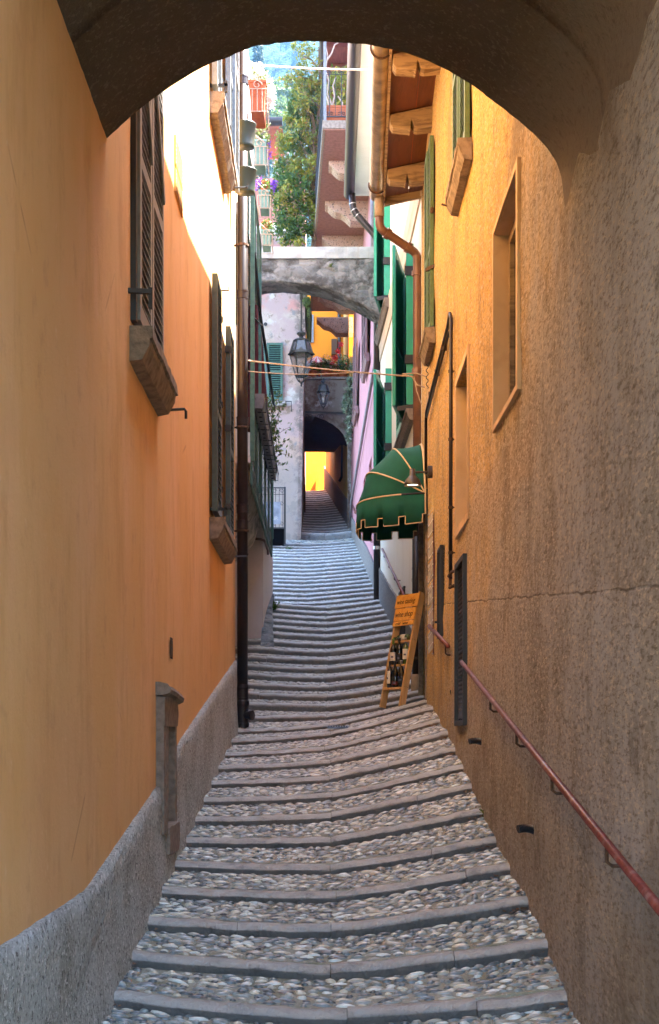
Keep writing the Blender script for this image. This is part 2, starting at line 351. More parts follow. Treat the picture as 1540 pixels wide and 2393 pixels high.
MAT['lampbrown'] = simple('brown_lamp_metal', (.045,.035,.032), .4, .5, var=.1)
MAT['maroon'] = simple('maroon_cloth', (.085,.022,.022), .9, .1, var=.3, scale=9)
MAT['hose'] = simple('black_corrugated_plastic', (.012,.013,.015), .4, .5, var=.1)
MAT['concrete'] = simple('pale_concrete', (.40,.32,.25), .9, .2, var=.2)
MAT['zinc'] = simple('steel', (.45,.45,.47), .35, .5, metal=.8, var=.2)
MAT['gratesteel'] = simple('worn_grate_steel', (.10,.11,.15), .4, .5, metal=.5, var=.3)
MAT['lantern'] = simple('lantern_grey_metal', (.026,.036,.040), .45, .5, var=.4, scale=30)
def wood(name, c1, c2, sc=(1,1,1), rough=.6):
    m = MT(name, rough, .3); m.col = tuple(c1); m.mix(m.step(m.noise(14, 6, .65, sx=sc, dist=1.2), .4, .66), tuple(c2))
    m.mix(m.math('MULTIPLY', m.step(m.noise(3, 4, .6, off=5), .5, .75), .45), tuple(x*.55 for x in c2)); m.addh(m.noise(30, 5, .7, sx=sc), 1); return m.done(.4, .006)
MAT['pine'] = wood('pale_pine', (.60,.36,.15), (.50,.27,.09), (1,1,.12))
MAT['signwood'] = wood('orange_varnished_board', (.78,.40,.075), (.68,.30,.045), (.12,1,1), .45)
MAT['rafter'] = wood('weathered_rafter', (.36,.25,.13), (.15,.092,.045), (.15,1,1))
MAT['soffit'] = wood('dark_red_boards', (.13,.040,.012), (.085,.025,.008), (1,.1,1), .5)
MAT['redsoffit'] = wood('red_brown_boards', (.22,.065,.045), (.15,.045,.032), (1,.1,1), .6)
def glassy(name, c, a):
    m = MT(name, .12, .5); m.col = tuple(c); o = m.done(); m.b.inputs['Alpha'].default_value = a; return o
MAT['lglass'] = glassy('lantern_glass', (.20,.19,.20), .42)
MAT['acryl'] = glassy('clear_acrylic', (.6,.6,.6), .38)
def emis(name, c, k):
    m = bpy.data.materials.new(name); m.use_nodes = True; b = m.node_tree.nodes['Principled BSDF']; b.inputs['Base Color'].default_value = (*c,1)
    b.inputs['Emission Color'].default_value = (*c,1); b.inputs['Emission Strength'].default_value = k; return m
MAT['lit'] = emis('lit_lamp_inside', (1,.72,.42), 1.2)
def leafm(name, cs, trans=.25, rough=.5):
    m = MT(name, rough, .35); g = N(m.t, 'ShaderNodeNewGeometry'); rp = N(m.t, 'ShaderNodeValToRGB'); m.L(g.outputs['Random Per Island'], rp.inputs[0])
    e = rp.color_ramp.elements; e[0].color = (*cs[0],1); e[1].color = (*cs[-1],1)
    for i in range(1, len(cs)-1): k = e.new(i/(len(cs)-1)); k.color = (*cs[i],1)
    m.L(rp.outputs[0], m.b.inputs['Base Color'])
    tr = N(m.t, 'ShaderNodeBsdfTranslucent'); m.L(rp.outputs[0], tr.inputs[0]); mx = N(m.t, 'ShaderNodeMixShader'); mx.inputs[0].default_value = trans
    out = m.t.nodes['Material Output']; m.L(m.b.outputs[0], mx.inputs[1]); m.L(tr.outputs[0], mx.inputs[2]); m.L(mx.outputs[0], out.inputs[0]); return m.m
MAT['leaf'] = leafm('bush_leaves', [(.12,.18,.02),(.26,.27,.025),(.07,.12,.02),(.42,.34,.04),(.15,.22,.025),(.40,.22,.05)])
MAT['leafdk'] = leafm('dark_leaves', [(.03,.08,.015),(.08,.15,.025),(.045,.10,.02),(.15,.21,.035)])
MAT['leaflt'] = leafm('pale_leaves', [(.08,.14,.03),(.14,.20,.045),(.06,.10,.03),(.20,.23,.07)])
MAT['ivy'] = leafm('variegated_ivy', [(.10,.17,.09),(.28,.36,.25),(.06,.12,.06),(.40,.46,.36)])
MAT['cypress'] = leafm('cypress_leaves', [(.02,.045,.018),(.035,.06,.02),(.015,.035,.014),(.05,.08,.03)])
MAT['fwhite'] = leafm('white_petals', [(.75,.76,.74),(.8,.8,.8),(.66,.68,.62)])
MAT['fpurple'] = leafm('purple_petals', [(.16,.05,.5),(.10,.03,.40),(.30,.12,.55)])
MAT['fred'] = leafm('red_petals', [(.60,.01,.01),(.75,.03,.03),(.5,.01,.02)])
MAT['fpink'] = leafm('pink_petals', [(.70,.25,.28),(.78,.4,.4),(.65,.2,.2)])
MAT['twig'] = simple('brown_twigs', (.20,.13,.085), .9, .1, var=.3)

# ------------------------------------------------------------------ plan of the lane
zLt = [(-20,-1.7),(0,-1.62),(5,-1.44),(6.38,-1.25),(8,-1.02),(10,-.76),(12,-.46),(14,-.2),(16,.03),(17,.25),(21.6,1.45),(25.2,2.38),(36,5.08),(36.4,5.16),(48,8.45),(60,11.5)]
zRt = [(-20,-1.7),(0,-1.62),(5,-1.5),(6.38,-1.25),(7.4,-1.0),(8.1,-.87),(8.9,-.76),(10.6,-.40),(12.6,-.06),(14,.15),(15,.29),(17.2,.45),(21.6,1.55),(25.2,2.44),(36,5.12),(36.4,5.2),(48,8.5),(60,11.5)]
xLt = [(-20,-1.02),(16.1,-1.02),(16.12,-1.3),(21.5,-1.3),(21.6,-.93),(25.2,-.91),(25.3,-1.7),(33,-1.6),(35.9,-1.35),(36.4,-.56),(50,-.78)]
xRt = [(-20,1.12),(7,1.14),(10,1.145),(12.6,1.165),(15.5,1.19),(17.3,1.25),(20.5,1.20),(25.2,1.05),(38,.77),(48.2,.126),(50,.10)]
xR = lambda d: lerp(xRt, d)
xL = lambda d: lerp(xLt, d)
dipt = [(5,.10),(16,.10),(22,.11),(36,.05),(50,.02)]
def G(x, d):
    a, b = xL(d), xR(d); 
    if d > 16.1 and d < 21.6: a = -1.0
    t = min(1, max(0, (x-a)/(b-a))); q = abs(2*t-1)
    return lerp(zLt, d)*(1-t)+lerp(zRt, d)*t-lerp(dipt, d)*(1-q**1.35)
def dR(px):                                   # depth at which the right-hand facade is seen at px
    lo, hi = 2.0, 60.0
    for _ in range(50):
        m_ = (lo+hi)/2
        if CX+xR(m_)*F/m_ > px: lo = m_
        else: hi = m_
    return lo
def dLw(px, x=-1.02): return x*F/(px-CX)
def zat(py, d): return (CY-py)*d/F

# ---- generic wall with rectangular openings.  f(u, w, z): u along, w into the wall
def wall_mesh(f, u0, u1, z0, z1, holes, thick, du=1.0, back=True):
    us = sorted(set([u0, u1]+list(np.arange(u0, u1, du))+[h[0] for h in holes]+[h[1] for h in holes]))
    zs = sorted(set([z0, z1]+[h[2] for h in holes]+[h[3] for h in holes]))
    mb = MB(); 
    def inh(u, z):
        for h in holes:
            if h[0] < u < h[1] and h[2] < z < h[3]: return h
    def q(*p): mb.add([f(*a) for a in p], [(0,1,2,3)])
    for i in range(len(us)-1):
        for j in range(len(zs)-1):
            a, b, c, d = us[i], us[i+1], zs[j], zs[j+1]
            if b-a < 1e-6 or d-c < 1e-6: continue
            if inh((a+b)/2, (c+d)/2) is None: q((a,0,c),(b,0,c),(b,0,d),(a,0,d))
        if back: q((us[i],thick,z0),(us[i+1],thick,z0),(us[i+1],thick,z1),(us[i],thick,z1))
        q((us[i],0,z1),(us[i+1],0,z1),(us[i+1],thick,z1),(us[i],thick,z1))
    for h in holes:
        a, b, c, d, w_ = h[:5]; ss = [u for u in us if a <= u <= b]
        q((a,0,c),(a,0,d),(a,w_,d),(a,w_,c)); q((b,0,c),(b,0,d),(b,w_,d),(b,w_,c))
        for s0, s1 in zip(ss[:-1], ss[1:]):
            q((s0,0,c),(s1,0,c),(s1,w_,c),(s0,w_,c)); q((s0,0,d),(s1,0,d),(s1,w_,d),(s0,w_,d))
            q((s0,w_,c),(s1,w_,c),(s1,w_,d),(s0,w_,d))
    q((u0,0,z0),(u0,0,z1),(u0,thick,z1),(u0,thick,z0)); q((u1,0,z0),(u1,0,z1),(u1,thick,z1),(u1,thick,z0))
    return mb
fR = lambda u, w_, z: (xR(u)+w_, u, z)
fLh = lambda u, w_, z: (-1.02-w_, u, z)

# shutters lying along a side wall.  side +1: right wall, -1: left wall
def leaf_mesh(xf, side, d0, d1, z0, z1, proud, t=.035, slats=None, fr=.06, midrail=True, gap=0):
    """two-sided louvred leaf whose outer face is 'proud' of the wall; returns frame+slats in one mesh"""
    mb = MB(); n = slats or max(6, int((z1-z0)/.06))
    def P(d, w_, z): return Vector((xf(d)-side*(proud-t*w_), d, z))
    def bx(a, b, c, e, w0=0., w1=1.):
        v = [P(a,w0,c),P(b,w0,c),P(b,w1,c),P(a,w1,c),P(a,w0,e),P(b,w0,e),P(b,w1,e),P(a,w1,e)]
        mb.add(v, [(0,3,2,1),(4,5,6,7),(0,1,5,4),(1,2,6,5),(2,3,7,6),(3,0,4,7)])
    bx(d0, d0+fr, z0, z1); bx(d1-fr, d1, z0, z1); bx(d0+fr, d1-fr, z0, z0+fr*1.3); bx(d0+fr, d1-fr, z1-fr, z1)
    mids = [z0+(z1-z0)*.42] if midrail else []
    for m_ in mids: bx(d0+fr, d1-fr, m_-fr*.5, m_+fr*.5)
    h = (z1-z0)/n
    for i in range(n):
        z = z0+h*(i+.5)
        if z < z0+fr*1.3+h*.3 or z > z1-fr-h*.3 or any(abs(z-m_) < fr*.5+h*.3 for m_ in mids): continue
        a, b = d0+fr*.9, d1-fr*.9
        v = [P(a,.05,z-h*.42),P(b,.05,z-h*.42),P(b,.95,z+h*.30),P(a,.95,z+h*.30)]
        v += [p+Vector((0,0,.008)) for p in v]
        mb.add(v, [(0,3,2,1),(4,5,6,7),(0,1,5,4),(1,2,6,5),(2,3,7,6),(3,0,4,7)])
    return mb
def sill_mesh(xf, side, d0, d1, z1, h, pr, wob=.006, inner=.0):
    """moulded stone sill, profile extruded along the wall, slightly irregular"""
    mb = MB(); prof = [(inner,0),(pr,0),(pr+.004,-h*.32),(pr-.012,-h*.36),(pr-.014,-h*.55),(pr*.55,-h*.95),(inner,-h)]
    P = []
    n = max(4, int((d1-d0)/.09))
    for i in range(n+1):
        d = d0+(d1-d0)*i/n
        P.append([(xf(d)-side*(a+random.uniform(-1,1)*wob*.6*(a > .01)), d, z1+b+random.uniform(-1,1)*wob*.6) for a, b in prof])
    mb.grid(P, closed=True); b = len(prof)
    mb.add(P[0], [tuple(range(b))]); mb.add(P[-1], [tuple(range(b-1,-1,-1))]); return mb

# ================================================================== SETTING
# terrain
def terr(x, y):
    t = [(-60,-3.2),(0,-2.2),(5,-2.0),(16,-.7),(36,4.3),(50,8.0),(80,19),(120,34),(200,88),(320,178),(900,200)]
    return lerp(t, y)
ys = [-40,-20,-5,0,5,8,12,16,20,25,30,36,40,45,50,60,70,80,95,110,130,150,170,190,210,230,250,270,290,310,330,350,370,390,410,430,500,600,900]
xs_ = [-240,-180,-130,-100,-80,-60,-45,-30,-20,-12,-6,-3,0,3,6,12,20,30,45,60,80,100,150,200,240]
mb = MB(); near = []; far = []
def tz(x, y): return terr(x, y)+(0 if y < 60 else 1.2*sin(x*.13+y*.05)*min(1,(y-60)/60)*3+0)
mb.grid([[(x, y, tz(x, y)) for x in xs_] for y in ys if y <= 110])
MAT['soil'] = simple('terrain_soil', (.12,.12,.06), .95, .1, var=.4, scale=.5, bump=.2)
tag(mb.build('ground', MAT['soil'], smooth=True), kind='structure')
# wooded mountain: a fine, lumpy sheet
def hillm():
    m = MT('wooded_hillside', .95, .05); m.col = (.018,.038,.016); m.mix(m.step(m.noise(.12, 6, .7), .42, .62), (.035,.06,.02)); m.mix(m.step(m.noise(.035, 5, .6, off=3), .6, .68), (.09,.085,.075))
    m.mix(m.step(m.noise(.3, 5, .7, off=8), .52, .64), (.010,.02,.012)); m.addh(m.noise(.25, 6, .75), 1); return m.done(1, 3.0)
gx = np.linspace(-90, 60, 151); gy = np.linspace(105, 330, 118)
from mathutils import noise as mn
P = []
for y in gy:
    row = []
    for x in gx:
        z = tz(x, y)+3.2*mn.noise((x*.16, y*.16, 0))+2.0*mn.noise((x*.45, y*.45, 4))+5*mn.noise((x*.04, y*.04, 9))
        row.append((x+1.5*mn.noise((x*.3, y*.3, 7)), y, z))
    P.append(row)
mb = MB(); mb.grid(P); tag(mb.build('hill', hillm()), kind='structure')

# ---- stairs
ysrc = [4290,4110,3932,3760,3620,3487,3387,3290,3202,3135,3072,3012,2960,2909,2876,2839,2806,2769,2732,2695,2663,2628,2598,2565,2538,2513,2488,2466,2444,2428,2403,2386,2369,2352,2334,2319,2306,2292,2274,2257,2244,2230,2219,2209,2197,2187]
dk = []
for ysr in ysrc:
    py = ysr/1.7117; lo, hi = 4.0, 36.2
    # depth where the lane's middle is seen at this height
    best = min(np.arange(4.5, 36.2, .02), key=lambda d: abs(CY-G(.06, d)*F/d-py)); dk.append(float(best))
dk = sorted(dk)
dk = [3.0, 3.7, 4.4, 5.1]+[d for d in dk if d > 5.4]
# smooth the pitch
dk = np.array(dk)
for _ in range(3): dk[1:-1] = dk[1:-1]*.5+(dk[:-2]+dk[2:])*.25
dk = list(dk)+[36.35]
dt = list(np.arange(36.95, 48.6, .56)); nfront = len(dk)
dk = dk+dt
XN = 28
def edge_x(d): return xL(d)-.03, xR(d)+.03
mm = MB(); peb_v = []; peb_f = []; pn = 0
# half-icosphere for pebbles
def hemi():
    V = []; Fc = []
    rings = [(1.0,0.0),(.86,.5),(.5,.86)]
    for r_, h in rings: V += [(r_*cos(2*pi*k/9), r_*sin(2*pi*k/9), h) for k in range(9)]
    V.append((0,0,1.0))
    for i in range(2): Fc += [(i*9+k, i*9+(k+1)%9, (i+1)*9+(k+1)%9, (i+1)*9+k) for k in range(9)]
    Fc += [(18+k, 18+(k+1)%9, 27) for k in range(9)]
    return np.array(V), Fc
HV, HF = hemi()
curbs = []
for k in range(len(dk)-1):
    d0, d1 = dk[k], dk[k+1]; inside = k >= nfront-1
    rise = G(0, d1)-G(0, d0)
    fh = .060 if d0 < 16 else min(.11, rise*.62)
    if k == nfront-1: fh = .2
    fh = min(fh, rise*.8) if not k == nfront-1 else fh
    cw = .088
    a0, b0 = edge_x(d0+.05)
    bow = lambda x: .05*(1-(x/1.1)**2)
    def top(x, d):                                   # tread surface height
        t = min(1, max(0, (d-d0)/(d1-d0))); za = G(x, d0)+fh; zb = G(x, d1)
        return za+(zb-za)*t
    # mortar bed
    rows = []
    for d in [d0+.02, d0+cw*.7, d0+cw, (d0+d1)/2, d1+.06]:
        a, b = edge_x(min(d, d1))
        rows.append([(a+(b-a)*i/XN, d, top(a+(b-a)*i/XN, d)-(.03 if d < d0+cw*.9 else .002)) for i in range(XN+1)])
    mm.grid(rows)
    # kerb stones: several stones per edge
    cb = MB(); x = a0; 
    while x < b0-.05:
        L_ = random.uniform(.5, 1.25); cj = .06+.12*mn.noise((k*.7, 0, 0))
        if x < cj-.05 and abs(x+L_-cj) < .45: L_ = cj-x
        if x < cj-.05 and x+L_ > cj: L_ = cj-x
        if b0-(x+L_) < .3: L_ = b0-x
        x1 = x+L_; n = max(5, int(L_/.07)); rows = []; dy = random.uniform(-.012, .012); dz = random.uniform(-.006, .006); chip = random.random()
        sh = mn.noise((x*3, k*1.7, 5))*.01
        for i in range(n+1):
            xx = x+.002+(L_-.004)*i/n; g0 = G(xx, d0); e = min(i, n-i); rnd = .008 if e == 0 else 0
            nz = mn.noise((xx*4, k*3.1, 0))*.022+mn.noise((xx*17, k*3.1, 0))*.007; nz2 = mn.noise((xx*11, k*3.1, 8))*.012
            ff = d0+dy+sh+nz; tt = g0+fh+dz+nz2*.8
            prof = [(ff+.012, g0-.08), (ff+.004+rnd+nz2, g0+.01), (ff+rnd-.002, g0+fh*.50), (ff+.004+rnd, tt-.022-rnd), (ff+.018+rnd, tt-.008-rnd*.6), (ff+.045, tt+.003-rnd*.5), (ff+cw-.01-rnd*.4, tt+.008-rnd*.5+nz2*.3), (ff+cw+.004, g0+fh-.03)]
            rows.append([(xx, p_[0], p_[1]) for p_ in prof])
        cb.grid(rows); m_ = len(prof); cb.add(rows[0], [tuple(range(m_-1,-1,-1))]); cb.add(rows[-1], [tuple(range(m_))])
        x = x1
    curbs.append((cb, d0))
    # pebbles
    if d0 > 3.9 and d0 < 36:
        big = 1.0 if d0 < 18 else 1.15
        y = d0+cw+.03; r_ = 0
        while y < d1-.008:
            a, b = edge_x(y); x = a+.03+random.random()*.06
            while x < b-.02:
                sx = random.choice([random.uniform(.018,.03), random.uniform(.028, .052)])*big; sy = random.uniform(.011, .019)*big; sz = random.uniform(.011, .017)
                if random.random() < .08: sx *= 1.35; sy *= 1.25
                an = random.gauss(0, .14); px_, py_ = x+sx, y+random.uniform(-.010, .010)
                V = HV*np.array([sx, sy, sz])*(1+.045*rng.standard_normal((len(HV),1)))
                c_, s_ = cos(an), sin(an)
                X = V[:,0]*c_-V[:,1]*s_; Y = V[:,0]*s_+V[:,1]*c_
                slope = (top(px_, d1)-top(px_, d0))/(d1-d0); ty = random.gauss(0,.07); tx = random.gauss(0,.07)
                Z = top(px_, py_)-.003-random.random()*.004+V[:,2]+Y*(slope+ty)+X*((G(px_+.05,py_)-G(px_-.05,py_))/.1+tx)
                peb_v.append(np.stack([px_+X, py_+Y, Z], 1)); peb_f += [tuple(i+pn for i in q) for q in HF]; pn += len(HV)
                x += 2*sx+(random.uniform(.002, .012) if random.random() < .85 else random.uniform(.02,.05))
            y += .040*big; r_ += 1
stairm = mm.build('stair_path', MAT['mortar']); tag(stairm, kind='structure')
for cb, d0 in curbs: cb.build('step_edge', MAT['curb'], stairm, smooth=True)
po = mkobj('cobblestones', np.concatenate(peb_v), peb_f, MAT['pebble'], None, smooth=True)
tag(po, 'rounded grey and tan pebbles set in mortar between the stone step edges', 'cobblestones', kind='stuff')

# ================================================================== THE ARCHED PASSAGE (vault over the near part of the lane)
arch = thing('vaulted_passage', (0, 2.2, -1.4), 'dark rendered vault of the covered passage framing the whole lane from above', 'archway')
edge = [(250,330),(275,300),(312,266),(350,236),(400,201),(450,170),(500,143),(550,122),(600,106),(650,98),(700,95),(750,95),(800,98),(850,102),(900,112),(950,124),(1000,142),(1050,166),(1100,196),(1150,231),(1200,270),(1245,310),(1278,345),(1300,378),(1312,412),(1317,455)]
DA = 6.5
ep = [U(a, b, DA) for a, b in edge]; ep[0].x = -1.035; ep.insert(0, Vector((-1.06, DA, ep[0].z-.25))); ep.append(Vector((1.165, DA, ep[-1].z-.25)))
# resample
def resample(p, n):
    d = [0]
    for a, b in zip(p[:-1], p[1:]): d.append(d[-1]+(b-a).length)
    out = []
    for i in range(n):
        t = d[-1]*i/(n-1); j = max(0, min(len(p)-2, int(np.searchsorted(d, t))-1)); u = (t-d[j])/(d[j+1]-d[j]) if d[j+1] > d[j] else 0
        out.append(p[j].lerp(p[j+1], min(1, max(0, u))))
    return out
ap = resample(ep, 180)
dd = list(np.arange(6.5, 5.6, -.03))+list(np.arange(5.6, 3.45, -.1))+[3.4]
P = []
for i, d in enumerate(dd):
    row = []
    for j, p in enumerate(ap):
        n1 = mn.noise((p.x*9, d*9, p.z*9))*.006+mn.noise((p.x*30, d*30, p.z*30))*.004+mn.noise((p.x*2, d*2, p.z*2))*.012
        yy = d+(mn.noise((p.x*22, 0, p.z*22))*.008 if i < 3 else 0)
        row.append((p.x, yy, p.z+n1-.03*max(0, 1-abs(d-6.5)/.06)*0))
    P.append(row)
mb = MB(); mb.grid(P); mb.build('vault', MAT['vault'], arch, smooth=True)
mb = MB()                                     # wall above the mouth, facing the lane beyond, and the other mouth
for yy in (6.5, 3.4):
    tp = [(p.x, yy+.001, p.z) for p in ap]; up_ = [(p.x, yy+.001, 8.6) for p in ap]
    mb.grid([tp, up_])
mb.build('end_wall', MAT['vault'], arch)
mb = MB(); mb.box(-2.4, 2.6, 3.4, 6.5, 8.6, 8.8); mb.build('roof', MAT['vault'], arch)
# ================================================================== PEACH HOUSE (left)
house = thing('peach_house', (-1.4, 6.5, -1.3), 'peach orange plastered house along the left of the lane, with louvred shutters', 'house')
A = (7.35, 8.45, 2.20, 4.3, .12); dB = (12.95, 13.95); Bz = (1.98, 4.15); Cz = (5.82, 8.0)
holes = [A, (dB[0], dB[1], Bz[0], Bz[1], .22), (dB[0], dB[1], Cz[0], Cz[1], .22), (8.62, 9.10, -.58, .05, .30)]
mb = wall_mesh(fLh, .5, 16.1, -2.4, 9.0, holes, .45, .5); mb.build('wall', MAT['peach'], house)
mb = MB(); mb.add([(-1.02,16.1,-2),(-6,16.1,-2),(-6,16.1,9),(-1.02,16.1,9)], [(0,1,2,3)]); mb.add([(-6,.5,-2),(-6,16.1,-2),(-6,16.1,9),(-6,.5,9)], [(0,1,2,3)])
mb.build('rear_wall', MAT['peach'], house)
mb = MB(); mb.box(-6.1, -.75, 6.55, 16.2, 9.0, 9.15); mb.build('roof', MAT['soffit'], house)
# roughcast plinth following the slope
pt = [(-6,-.67),(4.3,-.67),(5.85,-.67),(6.0,-.655),(8.35,-.33),(9.9,-.03),(12.8,.40),(15.98,.86)]
P = []; 
for i in range(261):
    d = 1.05+(14.93)*i/260; zt = lerp(pt, d)+mn.noise((d*6, 0, 3))*.006; zb = lerp(zLt, d)-.3; row = []
    for j in range(21):
        z = zb+(zt-zb)*j/20; nz = .008*mn.noise((0, d*9, z*9))+.006*mn.noise((3, d*26, z*26)); o = .036+.02*max(0, 1-(z-(zb+.3))/.35)
        if j >= 19: o *= (.9 if j == 19 else .62)
        row.append((-1.02+o+nz, d, z))
    row.append((-1.03, d, zt)); P.append(row)
# leave room for the niche
mb = MB()
a, b = len(P), len(P[0])
V = [p for r_ in P for p in r_]; Fc = []
for i in range(a-1):
    for j in range(b-1):
        d = P[i][0][1]; z = P[i][j][2]
        if 8.55 < d < 9.14 and -.66 < z < .1 : continue
        Fc.append((i*b+j, i*b+j+1, (i+1)*b+j+1, (i+1)*b+j))
mb.add(V, Fc); mb.add(P[-1], [tuple(range(b))]); mb.build('plinth', MAT['plinth'], house, smooth=True)
# stone niche with cap and step
mb = MB(); 
def nb(m_, d0, d1, z0, z1, o, oi=-.04, n=6):       # slightly uneven stone block on the left wall
    rows = []
    for i in range(n+1):
        d = d0+(d1-d0)*i/n; e = .006 if i in (0, n) else 0; k = [random.uniform(-.004, .004) for _ in range(6)]
        rows.append([(-1.02+oi, d, z0), (-1.02+o-e+k[0], d, z0+e), (-1.02+o-e*.5+k[1], d, (z0+z1)/2+k[2]), (-1.02+o-e+k[3], d, z1-e+k[4]), (-1.02+oi, d, z1+k[4])])
    m_.grid(rows); m_.add(rows[0], [(0,1,2,3,4)]); m_.add(rows[-1], [(4,3,2,1,0)])
nb(mb, 8.42, 8.62, -.62, .06, .056); nb(mb, 9.10, 9.18, -.60, .06, .050); nb(mb, 8.42, 9.19, .05, .235, .060); nb(mb, 8.60, 9.20, -.76, -.58, .070)
nf = mb.build('stone_niche', MAT['nichestone'], house); tag(nf, 'small stone framed niche with a capstone near the foot of the peach wall')
mb = MB(); rows = []
for i in range(13):
    d = 8.40+.84*i/12; k = random.uniform(-.006, .006); o_ = .235-.04*i/12
    rows.append([(-1.04, d, o_), (-.965, d, o_+.005+k), (-.935+k, d, o_+.02), (-.928+k, d, o_+.045), (-.945, d, o_+.07+k), (-1.0, d, o_+.085+k*.5), (-1.04, d, o_+.085)])
mb.grid(rows); mb.add(rows[0], [tuple(range(7))]); mb.add(rows[-1], [tuple(range(6,-1,-1))]); mb.build('capstone', MAT['nichestone'], nf)
mb = MB(); mb.box(-1.30, -1.27, 8.62, 9.10, -.58, .05); mb.box(-1.27, -1.06, 9.07, 9.095, -.575, .045); mb.build('niche_shade_panel', simple('niche_shade_black', (.012,.012,.012), .8, .2, var=.5, scale=30, bump=.5), nf)  # black sheets stand in for the shade inside the niche
# vents
for (d0, d1, z0, z1) in ((9.45, 9.98, 4.03, 4.12),):
    pass
def vent_on_left(pxa, pxb, pya, pyb, name, label, n=6, oval=False):
    d0, d1 = dLw(pxa), dLw(pxb); z0, z1 = zat(pyb, (d0+d1)/2), zat(pya, (d0+d1)/2); m_ = MB()
    if oval:
        m_.add([(-1.012, (d0+d1)/2+(d1-d0)/2*cos(2*pi*k/20), (z0+z1)/2+(z1-z0)/2*sin(2*pi*k/20)) for k in range(20)], [tuple(range(20))])
    else: m_.box(-1.02, -1.008, d0, d1, z0, z1)
    v = m_.build(name, MAT['peach'], house); tag(v, label); s = MB()
    for i in range(n):
        z = z0+(z1-z0)*(i+.5)/n; kk = sqrt(max(0, 1-((i+.5)/n*2-1)**2)) if oval else .88
        if oval:
            for q_ in (-.5, 0, .5): s.box(-1.012, -1.009, (d0+d1)/2+(d1-d0)*.3*q_*2-.03*kk, (d0+d1)/2+(d1-d0)*.3*q_*2+.03*kk, z-.006, z+.006)
        else: s.box(-1.012, -1.006, (d0+d1)/2-(d1-d0)/2*kk, (d0+d1)/2+(d1-d0)/2*kk, z-.007, z+.002)
    s.build('slot', MAT['iron'] if oval else MAT['rusty'], v)
vent_on_left(407, 424, 350, 415, 'wall_vent', 'upper louvred vent plate in the sunlit peach wall', 7)
vent_on_left(407, 424, 425, 478, 'wall_vent', 'lower louvred vent plate in the sunlit peach wall', 6)
vent_on_left(394, 401, 1490, 1540, 'wall_vent', 'small oval grating low in the peach wall', 9, True)
# window A with folded shutters
xl = lambda d: -1.02
wA = MB(); wA.box(-1.14, -1.12, A[0], A[1], A[2], A[3]); wA = wA.build('window', MAT['darkglass'], house); tag(wA, 'near window of the peach house behind closed grey louvred shutters')
m1 = leaf_mesh(xl, -1, 7.36, 7.88, 2.22, 4.3, -.005+.05, t=.045, slats=40, fr=.07); m1.build('shutter', MAT['shframe'], wA)
m1 = leaf_mesh(xl, -1, 7.90, 8.46, 2.22, 4.3, .045, t=.045, slats=40, fr=.07); m1.build('shutter', MAT['shframe'], wA)
mb = MB()                                      # diagonal battens and dark edges of the leaves
for (a, b) in ((7.40, 7.84), (7.94, 8.42)): mb.bar((-.968, a, 2.95+.95), (-.968, b, 3.25), .012, .06, (0,0,1))
mb.build('shutter_batten', MAT['shframe'], wA)
mb = MB(); mb.box(-1.03, -.990, 7.30, 7.36, 2.2, 4.3); mb.build('window_frame', MAT['iron'], wA)
sill_mesh(xl, -1, 7.26, 8.52, 2.16, .19, .12).build('sill', MAT['sill'], wA)
mb = MB(); mb.bar((-1.03, 7.22, 2.33), (-.90, 7.24, 2.33), .03, .022); mb.bar((-.905, 7.24, 2.35), (-.905, 7.24, 2.24), .02, .02)
mb.tube([(-1.02, 8.56, 2.02), (-.94, 8.56, 2.02), (-.86, 8.56, 2.025), (-.85, 8.56, 2.01), (-.85, 8.56, 1.965)], .009, 8)
mb.build('shutter_catch', MAT['iron'], wA)
# windows B and C with leaves folded back on the wall
def left_window(z0, z1, label, leafm_, spread=.03):
    w_ = MB(); w_.box(-1.235, -1.22, dB[0], dB[1], z0, z1); w_ = w_.build('window', MAT['darkglass'], house); tag(w_, label)
    f = MB(); 
    for (a, b) in ((dB[0], dB[0]+.06), (dB[1]-.06, dB[1]), ((dB[0]+dB[1])/2-.04, (dB[0]+dB[1])/2+.04)): f.box(-1.22, -1.17, a, b, z0, z1)
    f.box(-1.22, -1.17, dB[0], dB[1], z1-.06, z1); f.box(-1.22, -1.17, dB[0], dB[1], z0+1.2, z0+1.25); f.build('window_frame', MAT['cream'], w_)
    leaf_mesh(xl, -1, dB[0]-.58, dB[0]-.02, z0+.03, z1, .075, t=.05, slats=int((z1-z0)/.055), fr=.065).build('shutter', leafm_, w_)
    leaf_mesh(xl, -1, dB[1]+.02, dB[1]+.58, z0+.03, z1, .085, t=.05, slats=int((z1-z0)/.055), fr=.065).build('shutter', leafm_, w_)
    sill_mesh(xl, -1, dB[0]-.55, dB[1]+.30, z0-.02, .2, .135).build('sill', MAT['sill'], w_)
    c = MB(); c.box(-1.03, -.86, dB[0]-.5, dB[0]-.47, z0+.05, z0+.075); c.box(-.89, -.86, dB[0]-.5, dB[0]-.47, z0+.0, z0+.1)
    c.tube([(-1.02, dB[1]+.36, z0-.13), (-.78, dB[1]+.36, z0-.13), (-.78, dB[1]+.36, z0-.10)], .010, 6)
    for zz in (.3, 1.1, 1.9): c.tube([(-.985, dB[0]-.01, z0+zz), (-.945, dB[0]-.01, z0+zz), (-.945, dB[0]-.01, z0+zz+.05)], .012, 6); c.box(-.99, -.93, dB[1]+.0, dB[1]+.03, z0+zz, z0+zz+.06)
    c.tube([(-.95, dB[0]-.03, z1+.02), (-.88, dB[0]-.03, z1+.02), (-.88, dB[0]-.03, z1+.05)], .008, 6)
    c.build('shutter_catch', MAT['iron'], w_); return w_
wB = left_window(*Bz, 'lower far window of the peach house with dark green shutters folded back', MAT['dkgreen'])
wC = left_window(*Cz, 'upper far window of the peach house with blue grey shutters in the sun', MAT['bluegrey'])
